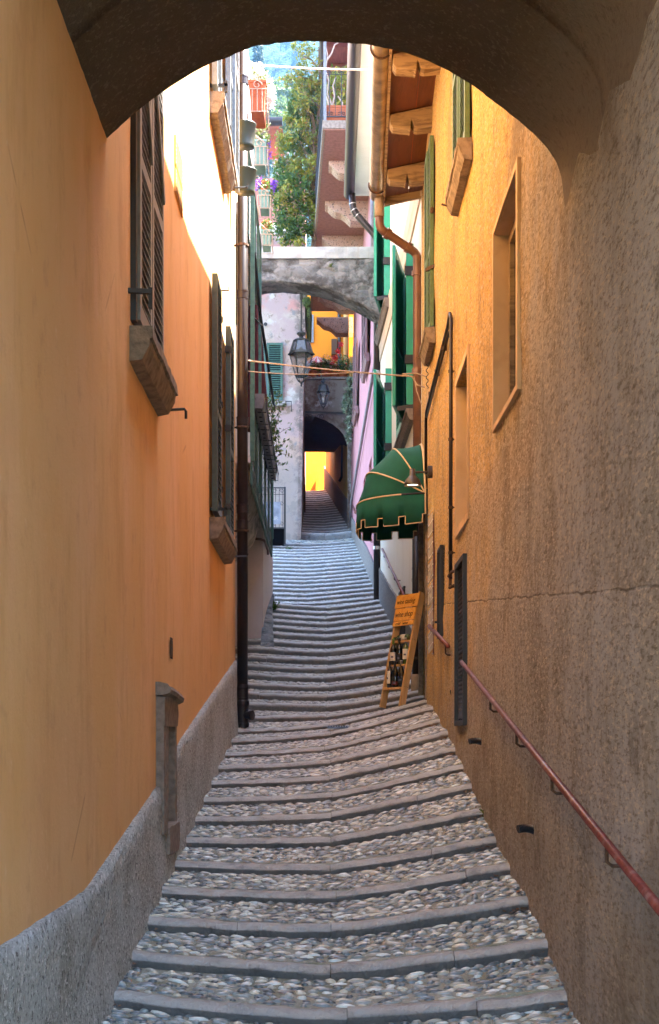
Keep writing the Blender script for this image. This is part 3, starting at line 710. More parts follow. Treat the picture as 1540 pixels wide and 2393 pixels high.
m1 = MB()
m1 = leaf_mesh(lambda d: -.955, -1, 14.35, 15.05, Cz[0]+.1, Cz[1]+.6, .045, t=.045, slats=34, fr=.08); m1.build('shutter', MAT['bluegrey'], wC)
# hanging tins near the far corner
def tin(px, py, d, label):
    c = U(px, py, d); t = thing('hanging_tin_pot', (c.x, c.y, c.z-.15), label, 'pot', 'tin pots hung beside the drainpipe')
    ax = Vector((.06, -.05, 1)).normalized(); m_ = MB()
    pr = [(0, -.125), (.103, -.125), (.108, -.12), (.108, -.10), (.112, .12), (.117, .125), (.117, .135), (.107, .135), (.104, -.11), (0, -.11)]
    m_.lathe(pr, c, 28, ax); m_.build('pot_body', MAT['tin'], t, smooth=False, bev=0).data.polygons.foreach_set('use_smooth', [True]*(28*9))
    h = MB(); h.tube([c+Vector((-.11, 0, .06)), c+Vector((-.135, 0, .17)), c+Vector((-.16, 0, .23)), c+Vector((-.20, .0, .24)), c+Vector((-.21, 0, .15))], .009, 8); h.build('hook', MAT['tin'], t)
    return t
tin(573, 318, 15.3, 'upper of the two sage green tin pots hung beside the brown drainpipe')
t2 = tin(574, 425, 15.3, 'lower of the two sage green tin pots, beside the far end of the stone sill')
mb = MB(); c = U(556, 436, 15.3); mb.box(-1.03, c.x+.02, 15.25, 15.35, c.z-.03, c.z+.03); mb.build('bracket', MAT['rusty'], t2)
# drainpipe on the corner
dp = thing('drainpipe', (-.925, 15.9, 0.0), 'thick brown drainpipe running down the far corner of the peach house', 'drainpipe')
px_, py_ = -.925, 15.9
mb = MB(); mb.lathe([(.062, 0.02), (.062, 9.0)], (px_, py_, 0), 20); mb.build('pipe', MAT['brownpipe'], dp, smooth=True)
mb = MB()
for pyy in (190, 690, 1640, 1227, 1190, 985): 
    z = zat(pyy, 15.9); mb.lathe([(.063, z-.05), (.069, z-.045), (.069, z+.03), (.072, z+.034), (.072, z+.05), (.063, z+.052)], (px_, py_, 0), 20)
mb.build('collar', MAT['brownpipe'], dp, smooth=False)
mb = MB()
for pyy in (560, 985, 1227): z = zat(pyy+14, 15.9); mb.lathe([(.064, z-.012), (.074, z-.012), (.074, z+.012), (.064, z+.012)], (px_, py_, 0), 16); mb.bar((px_-.07, py_, z), (-1.03, py_, z), .012, .02)
mb.build('clamp', MAT['rusty'], dp)
mb = MB(); mb.lathe([(.058, .0), (.075, .02), (.078, .10), (.07, .12), (.070, .30), (.08, .33), (.08, .36), (.068, .38), (.068, .50), (.074, .52), (.062, .56)], (px_, py_, .02), 20)
mb.lathe([(.045, 0), (.045, .07), (.058, .072), (.058, .10), (0, .105)], (px_+.03, py_-.03, .22), 16, axis=(1, -.5, 0)); mb.build('cleanout_fitting', MAT['brownpipe'], dp)

# ================================================================== OCHRE HOUSE (right, carries the rough wall)
ho = thing('ochre_house', (1.5, 8, -1.2), 'weathered ochre house with rough brown render along the right of the lane', 'house')
r1 = (dR(1212), dR(1158), 2.04, 3.30); r2 = (dR(1096), dR(1069), 1.75, 2.98); g1 = (dR(1092), dR(1071), .07, 1.44); g2 = (dR(1037), dR(1029), .95, 1.83)
s1 = (dR(1101), dR(1073), 4.62, 6.6); s2 = (dR(1016), dR(1004), 4.30, 6.3)
door = (15.75, 16.75, .3, 2.55)
holes = [r1+(.125,), r2+(.34,), g1+(.15,), g2+(.12,), door+(.2,)]
def fRr(u, w_, z):
    x = xR(u)+w_
    if w_ == 0: x += .010*mn.noise((0, u*3, z*3))+.014*mn.noise((5, u*.9, z*.9))+(.004 if z > .1+.088*u else -.004)
    return (x, u, z)
us = 1
def fine_wall():
    """front sheet as a fine uneven grid with the openings cut out, plus reveals"""
    hl = holes; uc = sorted(set(list(np.arange(.5, 17.3, .16))+[17.3]+[h[0] for h in hl]+[h[1] for h in hl])); zc = sorted(set(list(np.arange(-2.4, 6.9, .16))+[6.95]+[h[2] for h in hl]+[h[3] for h in hl]))
    def dedupe(l, keep):
        out = []
        for v in l:
            if out and v-out[-1] < 1e-6: continue
            if out and v-out[-1] < .03:
                if any(abs(v-k_) < 1e-9 for k_ in keep) and not any(abs(out[-1]-k_) < 1e-9 for k_ in keep): out[-1] = v
                elif any(abs(v-k_) < 1e-9 for k_ in keep): out.append(v)
            else: out.append(v)
        return out
    uc = dedupe(uc, [q for h in hl for q in h[:2]]); zc = dedupe(zc, [q for h in hl for q in h[2:4]])
    V = [fRr(u, 0, z) for u in uc for z in zc]; nz = len(zc); Fc = []
    for i in range(len(uc)-1):
        for j in range(nz-1):
            cu, cz = (uc[i]+uc[i+1])/2, (zc[j]+zc[j+1])/2
            if any(h[0] < cu < h[1] and h[2] < cz < h[3] for h in hl): continue
            Fc.append((i*nz+j, (i+1)*nz+j, (i+1)*nz+j+1, i*nz+j+1))
    m_ = MB(); m_.add(V, Fc)
    for h in hl:
        a, b, c, d, w_ = h
        p = lambda u, w2, z: fR(u, w2, z)
        m_.add([p(a,-.0,c),p(a,-.0,d),p(a,w_,d),p(a,w_,c)], [(0,1,2,3)]); m_.add([p(b,-.0,c),p(b,-.0,d),p(b,w_,d),p(b,w_,c)], [(0,1,2,3)])
        m_.add([p(a,0,c),p(b,0,c),p(b,w_,c),p(a,w_,c)], [(0,1,2,3)]); m_.add([p(a,0,d),p(b,0,d),p(b,w_,d),p(a,w_,d)], [(0,1,2,3)])
        m_.add([p(a,w_,c),p(b,w_,c),p(b,w_,d),p(a,w_,d)], [(0,1,2,3)])
    m_.add([fR(.5,0.5,-2.4), fR(17.3,.5,-2.4), fR(17.3,.5,6.95), fR(.5,.5,6.95)], [(0,1,2,3)])
    m_.add([fR(17.3,0,-2.4), fR(17.3,3,-2.4), fR(17.3,3,6.95), fR(17.3,0,6.95)], [(0,1,2,3)])
    m_.add([fR(.5,0,-2.4), fR(.5,.5,-2.4), fR(.5,.5,6.95), fR(.5,0,6.95)], [(0,1,2,3)])
    return m_
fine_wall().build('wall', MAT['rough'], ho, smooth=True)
# roof: sloping body up and away, board soffit, rafters, gutter
xe = lambda d: lerp([(6.5,.88),(9.5,.88),(11.5,.80),(12.96,.65),(14.8,.70),(17.3,.77)], d); ze = 6.85  # unseen near edge set back to place the sun shadow on the opposite wall
E0 = 6.55
mb = MB(); mb.grid([[(xe(d)-.02, d, ze-.05), (5.5, d, ze+1.9), (5.5, d, ze+1.98), (xe(d)-.02, d, ze+.06)] for d in (E0, 10, 12.96, 14.8, 17.38)], closed=True)
P0 = [(xe(17.38)-.02, 17.38, ze-.05), (5.5, 17.38, ze+1.9), (5.5, 17.38, ze+1.98), (xe(17.38)-.02, 17.38, ze+.06)]; mb.add(P0, [(0,1,2,3)])
roof = mb.build('roof', MAT['terracotta'], ho)
mb = MB()
for d0, d1 in ((E0, 13.55), (13.56, 15.3), (15.31, 17.32)):
    for (ta, tb) in ((0, .56), (.575, 1.0)):
        q = lambda d, t: (xe(d)+.015+(xR(d)+.06-xe(d)-.015)*t, d, ze-.085+.21*(t*(xR(d)-xe(d))))
        mb.add([q(d0,ta), q(d0,tb), q(d1,tb), q(d1,ta)], [(0,1,2,3)])
mb.build('soffit', MAT['soffit'], roof)
mb = MB(); mb.bar((xe(E0)+.005, E0, ze-.07), (xe(12.96)+.005, 12.96, ze-.07), .03, .13); mb.bar((xe(12.96)+.005, 12.96, ze-.07), (xe(17.3)+.005, 17.36, ze-.07), .03, .13)
mb.bar((xe(17.36), 17.37, ze-.11), (xR(17.3)+.1, 17.37, ze+.02), .05, .14); mb.build('fascia', MAT['rafter'], roof)
for yy in (13.72, 15.05, 16.5, 11.3, 9.4):
    mb = MB(); x0, x1 = xe(yy)+.03, xR(yy)+.05; zz = ze-.10; hw = .085
    # profile with the notched, carved underside
    def rp(t, z): return (x0+(x1-x0)*t, yy-hw, zz+z+.21*t*(x1-x0))
    poly = [rp(0,0), rp(0,-.10), rp(.06,-.15), rp(.40,-.20), rp(.44,-.215), rp(.47,-.11), rp(.53,-.20), rp(.60,-.215), rp(1.0,-.235), rp(1.0,0)]
    mb.prism(poly, (0, 2*hw, 0)); o = mb.build('rafter', MAT['rafter'], roof, bev=.008); o.rotation_euler = (0, 0, 0)
gut = MB()
gp = [Vector((xe(d)-.085, d, ze-.06)) for d in (E0, 9, 11, 12.96, 14.8, 16.2, 17.3)]
def trough(m_, pts, r, n=14, a0=-.15, a1=1.15, t=.004):
    rows = []
    for i, p in enumerate(pts):
        dr = (pts[min(i+1,len(pts)-1)]-pts[max(0,i-1)]).normalized(); sd = dr.cross(Vector((0,0,1))).normalized()
        row = [p+sd*r*cos(pi*(a0+(a1-a0)*k/n))*1-Vector((0,0,1))*r*sin(pi*(a0+(a1-a0)*k/n)) for k in range(n+1)]
        row += [p+sd*(r-t)*cos(pi*(a0+(a1-a0)*k/n))-Vector((0,0,1))*(r-t)*sin(pi*(a0+(a1-a0)*k/n)) for k in range(n,-1,-1)]
        rows.append(row)
    m_.grid(rows, closed=True); b = len(rows[0]); h = b//2
    m_.add(rows[0][:h], [tuple(range(h))]); m_.add(rows[-1][:h], [tuple(range(h-1,-1,-1))])
pts = []
for i in range(len(gp)-1):
    for k in range(6): pts.append(gp[i].lerp(gp[i+1], k/6))
pts.append(gp[-1])
trough(gut, pts, .095); go_ = gut.build('gutter', MAT['brass'], ho, smooth=True)
mb = MB()
for yy in (13.6, 17.0, 10.5):
    cx_ = xe(yy)-.085; mb.tube([Vector((cx_+.105*cos(a), yy, ze-.06-.105*sin(a))) for a in np.linspace(-.3, pi+.3, 16)], .010, 6); mb.bar((cx_+.10, yy, ze-.02), (cx_+.2, yy, ze+.02), .02, .02)
mb.build('gutter_strap', MAT['rusty'], go_)
# openings
def band(h, wd, pr, m_, mat_, name='surround'):
    a, b, c, d = h[:4]; q = MB()
    for (u0, u1, z0, z1) in ((a-wd, a, c-wd, d+wd), (b, b+wd, c-wd, d+wd), (a, b, c-wd, c), (a, b, d, d+wd)):
        P = []; n = max(2, int((u1-u0)/.3)+1)
        for i in range(n+1):
            u = u0+(u1-u0)*i/n; k = random.uniform(-.002, .002); P.append([(xR(u)+.05, u, z0), (xR(u)-pr+k, u, z0+.004), (xR(u)-pr+k, u, z1-.004), (xR(u)+.05, u, z1)])
        q.grid(P); q.add(P[0], [(0,1,2,3)]); q.add(P[-1], [(3,2,1,0)])
    return q.build(name, mat_, m_)
MAT['surround'] = plaster('window_surround_render', (.60,.43,.26), (.52,.36,.20), (.40,.27,.15), (.36,.25,.15), .4, 60)
def rwin(h, depth, label, mat_=MAT['darkglass']):
    q = MB(); a, b, c, d = h[:4]; q.add([(xR(a)+depth-.01, a, c), (xR(b)+depth-.01, b, c), (xR(b)+depth-.01, b, d), (xR(a)+depth-.01, a, d)], [(0,1,2,3)]); o = q.build('window', mat_, ho); return tag(o, label)
W1 = rwin(r1, .125, 'deep near window in the ochre wall with a pale plaster surround'); band(r1, .045, .016, W1, MAT['surround'])
mb = MB()
a, b, c, d = r1; k = .006
mb.add([(xR(b)-.01, b-k, c), (xR(b)+.12, b-k, c), (xR(b)+.12, b-k, d), (xR(b)-.01, b-k, d)], [(0,1,2,3)]); mb.add([(xR(a), a, d-k), (xR(b), b, d-k), (xR(b)+.12, b, d-k), (xR(a)+.12, a, d-k)], [(0,1,2,3)])
mb.build('reveal', MAT['surround'], W1)
mb = MB(); a, b, c, d = r1; mb.box(xR(b)+.085, xR(b)+.115, b-.07, b-.012, c+.01, d-.012); mb.box(xR(a)+.085, xR(a)+.115, a+.012, a+.07, c+.01, d-.012); mb.box(xR(a)+.085, xR(a)+.115, a+.07, b-.07, d-.08, d-.012); mb.build('window_frame', MAT['rafter'], W1)
W2 = rwin(r2, .34, 'smaller deep window in the ochre wall beyond the vertical brown pipe'); band(r2, .07, .018, W2, MAT['surround'])
a, b, c, d = r2; mb = MB(); mb.add([(xR(b)-.01, b-k, c), (xR(b)+.335, b-k, c), (xR(b)+.335, b-k, d), (xR(b)-.01, b-k, d)], [(0,1,2,3)]); mb.build('reveal', MAT['surround'], W2)
def grille(h, label, wd=.045, step=.075):
    a, b, c, d = h[:4]; w_ = rwin(h, .14, label, MAT['black']); q = MB(); pr = .035
    B = lambda u0, u1, z0, z1: q.add([(xR(u)-p_, u, z) for u in (u0, u1) for p_ in (pr, -.03) for z in (z0, z1)], [(0,1,3,2),(4,6,7,5),(0,4,5,1),(2,3,7,6),(0,2,6,4),(1,5,7,3)])
    B(a, a+wd, c, d); B(b-wd, b, c, d); B(a+wd, b-wd, c, c+wd); B(a+wd, b-wd, d-wd, d); q.build('grille_frame', MAT['iron'], w_)
    g = MB(); L_ = b-a-2*wd; H = d-c-2*wd; s_ = -L_
    def clip(p0, p1):
        (u0, z0), (u1, z1) = p0, p1; pts_ = [(u0+(u1-u0)*t/40, z0+(z1-z0)*t/40) for t in range(41)]; pts_ = [p for p in pts_ if 0 <= p[0] <= L_ and 0 <= p[1] <= H]
        return (pts_[0], pts_[-1]) if len(pts_) > 2 else None
    z = -L_
    while z < H:
        for e in (clip((0, z), (L_, z+L_)), clip((0, z+L_), (L_, z))):
            if e: g.bar((xR(a)+.0, a+wd+e[0][0], c+wd+e[0][1]), (xR(b)+.0, a+wd+e[1][0], c+wd+e[1][1]), .016, .012, (1,0,0))
        z += step
    g.build('grille_bars', MAT['iron'], w_)
    k2 = MB(); k2.bar((xR(a)-.03, a+.1, (c+d)/2-.3), (xR(a)-.08, a+.1, (c+d)/2-.3), .02, .02); k2.build('grille_latch', MAT['iron'], w_)
grille(g1, 'tall narrow basement opening with a black diamond grille beside the lower handrail')
grille(g2, 'small rusty grille in the ochre wall next to the clear sign holder', .03, .06)
mb = MB(); g = g1; z0 = g[3]-.02
def rshut(a, b, c, d, m_, label, parent, catch=True, sill=True, off=.05, slats=None, t=.04):
    w_ = MB(); w_.add([(xR(a)+.02-.03, a+.05, c), (xR(b)+.02-.03, b-.05, c), (xR(b)+.02-.03, b-.05, d), (xR(a)+.02-.03, a+.05, d)], [(0,1,2,3)])
    w_ = w_.build('window', MAT['darkglass'], parent); tag(w_, label); mid = (a+b)/2
    leaf_mesh(xR, 1, a, mid-.005, c, d, off, t=t, slats=slats).build('shutter', m_, w_); leaf_mesh(xR, 1, mid+.005, b, c, d, off+.01, t=t, slats=slats).build('shutter', m_, w_)
    if sill: sill_mesh(xR, 1, a-.06, b+.10, c-.03, .17, .11).build('sill', MAT['sill'], w_)
    if catch:
        q = MB(); q.bar((xR(a)+.02, a-.06, c+.62), (xR(a)-.09, a+.05, c+.60), .02, .035); q.tube([(xR(b), b+.05, c-.12), (xR(b)-.10, b+.06, c-.12), (xR(b)-.14, b+.08, c-.10)], .009, 6); q.lathe([(.0,-.03),(.022,-.02),(.022,.03),(0,.04)], (xR(a)-.03, a-.02, c+1.2), 8); q.build('shutter_catch', MAT['rusty'], w_)
    return w_
rshut(*s1, MAT['olive'], 'upper window of the ochre house with olive green shutters, nearest the arch', ho)
rshut(*s2, MAT['olive'], 'upper window of the ochre house with olive green shutters, behind the copper downpipe', ho)
# shop door
mb = MB(); a, b, c, d = door
mb.box(xR(16)+.17, xR(16)+.19, a, b, c, d); dr_ = mb.build('shop_door', MAT['black'], ho)
mb = MB(); mb.box(xR(16)-.035, xR(16)+.02, a-.06, a+.02, c-.1, d+.06); mb.box(xR(16)-.035, xR(16)+.02, b-.02, b+.06, c-.1, d+.06); mb.box(xR(16)-.035, xR(16)+.02, a, b, d, d+.06); mb.build('door_frame', MAT['sill'], dr_)
# conduits
cd_ = thing('wall_conduit', (1.1, 12.2, 1.3), 'pair of thin brown conduits running along and down the ochre wall', 'conduit')
mb = MB(); X = lambda d, o: xR(d)-o
mb.tube([(X(12.15,.03), 12.15, zat(1350, 12.05)), (X(12.1,.03), 12.12, 2.4), (X(12.1,.03), 12.10, 3.66), (X(12.2,.035), 12.16, 3.72), (X(12.5,.035), 12.35, 3.68), (X(14,.035), 14, 3.62), (X(15.2,.035), 15.2, 3.58), (X(15.3,.035), 15.32, 3.5), (X(15.3,.035), 15.34, 2.9)], .017, 10)
mb.tube([(X(12.3,.03), 12.3, 3.6), (X(14,.03), 14, 3.555), (X(15.45,.03), 15.45, 3.52)], .012, 8)
mb.build('conduit_pipe', MAT['brownpipe'], cd_, smooth=True)
mb = MB()
for z in (3.2, 2.6, 2.0, 1.6): mb.lathe([(.017,-.012),(.023,-.012),(.023,.012),(.017,.012)], (X(12.12,.03), 12.12, z), 10); mb.bar((X(12.1,.03), 12.12, z), (X(12.1,-.01), 12.12, z), .012, .012)
for y_ in (12.9, 13.8, 14.7): mb.obox((X(y_,.025), y_, 3.63), (1,0,0), (0,1,0), (0,0,1), .025, .012, .03)
mb.tube([(X(12.15,.03), 12.15, 1.40), (X(12.1,.06), 12.0, 1.38), (X(12,.045), 11.85, 1.40), (X(11.8,.0), 11.75, 1.40)], .014, 8); mb.tube([(X(12.15,.03), 12.15, 1.40), (X(12.15,.035), 12.14, 1.30), (X(12,.05), 12.0, 1.28), (X(11.8,.0), 11.75, 1.29)], .014, 8)
mb.build('pipe_clip', MAT['rusty'], cd_)
# copper downpipe from the ochre house gutter
cp = thing('downpipe', (1.2, 17.35, .4), 'copper brown downpipe dropping from the oxidised gutter and swinging back to the wall', 'downpipe')
ge = Vector((xe(17.3)-.06, 17.2, ze-.14))
mb = MB(); mb.lathe([(.062, -.24), (.062, .03)], ge, 16); mb.build('gutter_outlet', MAT['concrete'], cp, smooth=True)
k1 = Vector((ge.x, 17.2, ge.z-.18)); k2 = Vector((ge.x+.005, 17.2, ge.z-.38)); e1 = Vector((xR(17.3)-.05, 17.42, zat(592, 17.4))); e2 = Vector((e1.x, 17.42, zat(625, 17.4)))
def elbow(a, b, c, n=5, r=.12):
    p = b+(a-b).normalized()*r; q = b+(c-b).normalized()*r; return [p.lerp(b, t).lerp(b.lerp(q, t), t) for t in np.linspace(0, 1, n)]
pp = [k1]+elbow(k1, k2, e1, r=.07)+elbow(k2, e1, Vector((e1.x, 17.42, 0)), r=.07)+[Vector((e1.x, 17.42, 2.5))]
mb = MB(); mb.tube(pp, .054, 16); mb.build('pipe', MAT['copper'], cp, smooth=True)
mb = MB()
for p, q in ((pp[5], pp[6]),): 
    dr = (q-p).normalized(); mb.lathe([(.063,-.03),(.069,-.03),(.069,.03),(.063,.03)], p+dr*.05, 16, dr); mb.lathe([(.063,-.03),(.069,-.03),(.069,.03),(.063,.03)], q-dr*.08, 16, dr)
for z in (4.6, 3.0, 6.15): mb.lathe([(.063,-.03),(.070,-.03),(.070,.03),(.063,.03)], (e1.x, 17.42, min(z, e1.z-.25)), 16)
mb.build('collar', MAT['copper'], cp)
mb = MB(); mb.lathe([(.064, .75), (.064, 2.5)], (e1.x, 17.42, 0), 16); mb.lathe([(.066,.92),(.071,.92),(.071,.98),(.066,.98)], (e1.x, 17.42, 0), 16); mb.build('lower_pipe', MAT['brownpipe'], cp, smooth=True)
mb = MB(); mb.lathe([(.078, G(1.15,17.4)-.05), (.078, .72), (.07, .76), (.06,.76)], (e1.x, 17.42, 0), 16); mb.build('pipe_foot', MAT['concrete'], cp, smooth=True)

# ================================================================== WHITE HOUSE (right, green shutters)
hw = thing('cream_house', (1.6, 21, 1.0), 'cream plastered house with emerald green shutters beyond the ochre house', 'house')
ZW = 9.95
mb = wall_mesh(lambda u, w_, z: (xR(u)+w_, u, z), 17.32, 25.2, -.5, ZW, [], .4, .5)
mb.add([(xR(17.32),17.31,6.9),(6,17.31,6.9),(6,17.31,ZW+.5),(xR(17.32),17.31,ZW)], [(0,1,2,3)]); mb.add([(6,17.3,6),(6,25.2,6),(6,25.2,ZW),(6,17.3,ZW)], [(0,1,2,3)])
mb.build('wall', MAT['cream'], hw)
P = []
for i in range(31):
    d = 17.5+(25.15-17.5)*i/30; zt = lerp(zRt, d)+.62+mn.noise((d*2,0,0))*.05; P.append([(xR(d)-.03+.012*mn.noise((d*9, j*3, 1)), d, lerp(zRt, d)-.3+(zt-lerp(zRt, d)+.3)*j/8) for j in range(9)]+[(xR(d)+.02, d, zt)])
mb = MB(); mb.grid(P); mb.add(P[0], [tuple(range(10))]); mb.build('plinth', MAT['greyplinth'], hw)
def strip_band(d0, d1, z0, z1, o, m_, parent, name='cornice_band'):
    mb = MB(); P = []
    for i in range(9):
        d = d0+(d1-d0)*i/8; P.append([(xR(d)+.02, d, z0), (xR(d)-o, d, z0+.01), (xR(d)-o, d, z0+(z1-z0)*.4), (xR(d)-o*1.5, d, z0+(z1-z0)*.5), (xR(d)-o*1.5, d, z1), (xR(d)+.02, d, z1+.01)])
    mb.grid(P); mb.add(P[0], [tuple(range(6))]); return mb.build(name, m_, parent)
strip_band(17.34, 25.1, 6.78, 7.30, .02, MAT['beige'], hw); 
# broad eave: white soffit, dark gutter
mb = MB()
xg = lambda d: lerp([(17.4,.50),(19.5,.51),(25.2,.54)], d)
mb.add([(xg(17.4)+.04,17.4,ZW), (xR(17.4)+.2,17.4,ZW), (xR(25.2)+.2,25.35,ZW), (xg(25.2)+.04,25.35,ZW)], [(0,1,2,3)])
mb.build('soffit', MAT['white'], hw)
mb = MB(); mb.grid([[(xg(d)+.02, d, ZW-.02), (xg(d)+.06, d, ZW-.02), (xg(d)+.06, d, ZW+.06), (6, d, ZW+2.0), (6, d, ZW+2.1), (xg(d)+.02, d, ZW+.14)] for d in (17.4, 21, 25.36)], closed=True); mb.add([(xg(25.3)+.02,25.36,ZW-.02),(6,25.36,ZW+2.1),(xR(25.3),25.36,ZW-.02)], [(0,1,2)]); mb.build('roof', MAT['white'], hw)
g_ = MB(); trough(g_, [Vector((xg(d)-.05, d, ZW-.01)) for d in np.linspace(17.4, 25.3, 20)], .10); g_.build('gutter', MAT['purplepipe'], hw, smooth=True)
def eshut(d0, d1, z0, z1, label, open_to=None, split=True, sill=True):
    w_ = MB(); w_.add([(xR(d0)-.006, d0, z0), (xR(d1)-.006, d1, z0), (xR(d1)-.006, d1, z1), (xR(d0)-.006, d0, z1)], [(0,1,2,3)]); w_ = w_.build('window', MAT['darkglass'], hw); tag(w_, label)
    m_ = (d0+d1)/2
    leaf_mesh(xR, 1, m_, d1, z0, z1, .07, t=.045, fr=.10).build('shutter', MAT['emerald'], w_)
    leaf_mesh(lambda d: xR(d)-max(0, (m_-d))*.18, 1, d0, m_-.01, z0+.0, z1, .08, t=.045, fr=.10).build('shutter', MAT['emerald'], w_)
    q = MB(); q.box(xR(d0)-.10, xR(d0)+.01, d0-.06, d0, z0, z1); q.build('window_frame', MAT['emerald'], w_)
    q = MB(); 
    for zz in (.25, .8): q.box(xR(d0)-.12, xR(d0), d0-.09, d0-.06, z0+(z1-z0)*zz, z0+(z1-z0)*zz+.12); q.box(xR(d1)-.10, xR(d1)-.06, d1, d1+.03, z0+(z1-z0)*zz, z0+(z1-z0)*zz+.08)
    q.bar((xR(d0)+.0, d0-.05, z0-.03), (xR(d0)-.22, d0-.02, z0-.05), .03, .06); q.build('hinge', MAT['iron'], w_)
    if sill: sill_mesh(xR, 1, d0-.18, d1+.1, z0-.08, .16, .11).build('sill', MAT['nichestone'], w_)
    return w_
eshut(18.6, 20.9, 4.45, 6.62, 'near window of the cream house with tall emerald green shutters, above the awning')
eshut(22.9, 25.0, 7.30, 9.3, 'upper far window of the cream house with emerald green shutters, right of the stone bridge')
eshut(22.6, 25.0, 4.2, 6.0, 'lower far window of the cream house with emerald green shutters, behind the awning top', sill=False)
q = MB(); q.box(xR(18.3)-.16, xR(18.3)+.02, 18.1, 18.35, 7.35, 7.6); q.build('shutter_foot', MAT['emerald'], hw)
# little lemon painted on the wall behind the ladder
q = MB(); c = Vector((xR(18.7)-.004, 18.7, zat(1308, 18.7))); q.add([c+Vector((0, .08*cos(2*pi*k/16), .055*sin(2*pi*k/16))) for k in range(16)], [tuple(range(16))])
lm = simple('painted_lemon_yellow', (.75,.50,.04), .9, .1); q.build('painted_lemon', lm, hw)
q = MB()
for i in range(13):
    z = c.z-.1-.075*i; yy = 18.72+.05*sin(i*.9); s_ = -1 if i % 2 else 1
    q.add([(xR(yy)-.004, yy, z), (xR(yy+.08)-.004, yy+s_*.07, z+.015), (xR(yy+.1)-.004, yy+s_*.13, z-.03), (xR(yy+.05)-.004, yy+s_*.06, z-.03)], [(0,1,2,3)])
q.build('painted_leaves', simple('painted_leaf_grey', (.42,.36,.26), .9, .1), hw)
# barred low openings
for (a, b, pya, pyb) in ((19.6, 20.6, 1320, 1480),):
    q = MB(); z0, z1 = lerp(zRt, 20)+.1, lerp(zRt, 20)+.95
    q.add([(xR(a)-.034, a, z0), (xR(b)-.034, b, z0), (xR(b)-.034, b, z1), (xR(a)-.034, a, z1)], [(0,1,2,3)]); o = q.build('low_opening', MAT['black'], hw)
    q = MB(); 
    for k in range(7): yy = a+(b-a)*k/6; q.bar((xR(yy)-.045, yy, z0), (xR(yy)-.045, yy, z1), .02, .02)
    q.bar((xR(a)-.045, a, z1), (xR(b)-.045, b, z1), .03, .03); q.build('bars', MAT['iron'], o)

# ================================================================== PINK HOUSE (right, granite brackets, balcony)
hp = thing('pink_house', (1.6, 31, 2.0), 'tall pink house at the right with a long balcony on granite brackets', 'house')
ZP = 17.2
mb = wall_mesh(lambda u, w_, z: (xR(u)+w_+(max(0,z-8)*.02), u, z), 25.22, 38.0, 1.0, ZP, [(dR(868.5), dR(862), 3.62+1.0, 3.62+2.0, .25), (dR(853), dR(849), 4.2+.6, 4.2+1.5, .25)], .5, .6)
mb.add([(xR(25.3),25.22,ZP),(7,25.22,ZP),(7,25.22,8),(xR(25.3),25.22,8)], [(0,1,2,3)]); mb.build('wall', MAT['pink'], hp)
P = []
for i in range(41):
    d = 25.3+(38.0-25.3)*i/40; zt = lerp(zRt, d)+.52+mn.noise((d*2,0,4))*.04; P.append([(xR(d)-.04+.012*mn.noise((d*9, j*3, 1)), d, lerp(zRt, d)-.3+(zt-lerp(zRt, d)+.3)*j/6) for j in range(7)]+[(xR(d)+.02, d, zt)])
mb = MB(); mb.grid(P); mb.build('plinth', MAT['greyplinth'], hp)
# roof eave with red boards
mb = MB(); xe2 = -.35
mb.box(.05, 6, 27.2, 40, ZP, ZP+.1); rf = mb.build('roof', MAT['redsoffit'], hp)
mb = MB()
for yy in np.arange(27.6, 40, 1.1): mb.bar((.05, yy, ZP-.08), (1.6, yy, ZP-.02), .14, .16)
mb.build('roof_beam', MAT['redsoffit'], rf)
g_ = MB(); trough(g_, [Vector((.0, d, ZP+.02)) for d in (27.2, 31, 36, 40)], .08); g_.build('gutter', MAT['purplepipe'], rf, smooth=True)
# balcony slab
zb = 12.0; xb = lambda d: lerp([(27.3,.02),(33.8,-.20),(39,-.33)], d)
mb = MB(); P = [[(xb(d), d, zb), (xR(d)+.25, d, zb), (xR(d)+.25, d, zb+.15), (xb(d), d, zb+.15)] for d in np.linspace(27.3, 39, 12)]
mb.grid(P, closed=True); mb.add(P[0], [(0,1,2,3)]); mb.add(P[-1], [(3,2,1,0)]); bal = mb.build('balcony_slab', MAT['mauve'], hp)
mb = MB(); mb.box(xb(27.3)-.02, 1.3, 27.27, 27.40, zb+.02, zb+.10+.08); P = [[(xb(d)-.02, d, zb+.02), (xb(d)+.03, d, zb-.01), (xb(d)+.03, d, zb+.17), (xb(d)-.02, d, zb+.17)] for d in np.linspace(27.3, 39, 12)]
mb.grid(P, closed=True); mb.build('slab_edge', MAT['nichestone'], bal)
for i in range(6):
    yy = 28.75+i*2.16; th = .42; x1 = xR(yy)+.2; x0 = xb(yy)+.16; L_ = x1-x0
    poly = [(x0, 0), (x0, -.10), (x0+.06, -.11)]
    for t in np.linspace(0, 1, 7): poly.append((x0+.06+L_*.22*t, -.11-.16*sin(t*pi/2)))
    for t in np.linspace(0.15, 1, 7): poly.append((x0+.06+L_*.22+L_*.24*t, -.27-.17*(1-cos(t*pi/2))))
    poly += [(x0+.08+L_*.46, -.46), (x1, -.46), (x1, 0)]
    mb = MB(); mb.prism([(a, yy, zb+b) for a, b in poly], (0, th, 0)); mb.build('bracket', MAT['granite'], bal, bev=.01)
rl = MB(); zt = 13.22; y0 = 27.33
rails = thing('balcony_railing', (.5, 27.33, zb+.18), 'wrought iron balcony railing with scrolls around the near end of the high balcony', 'railing')
mb = MB(); mb.box(xb(y0)-.0, xb(y0)+.06, y0-.03, y0+.03, zb+.18, 13.95); mb.build('post', simple('grey_iron_post', (.16,.165,.19), .5, .4), rails)
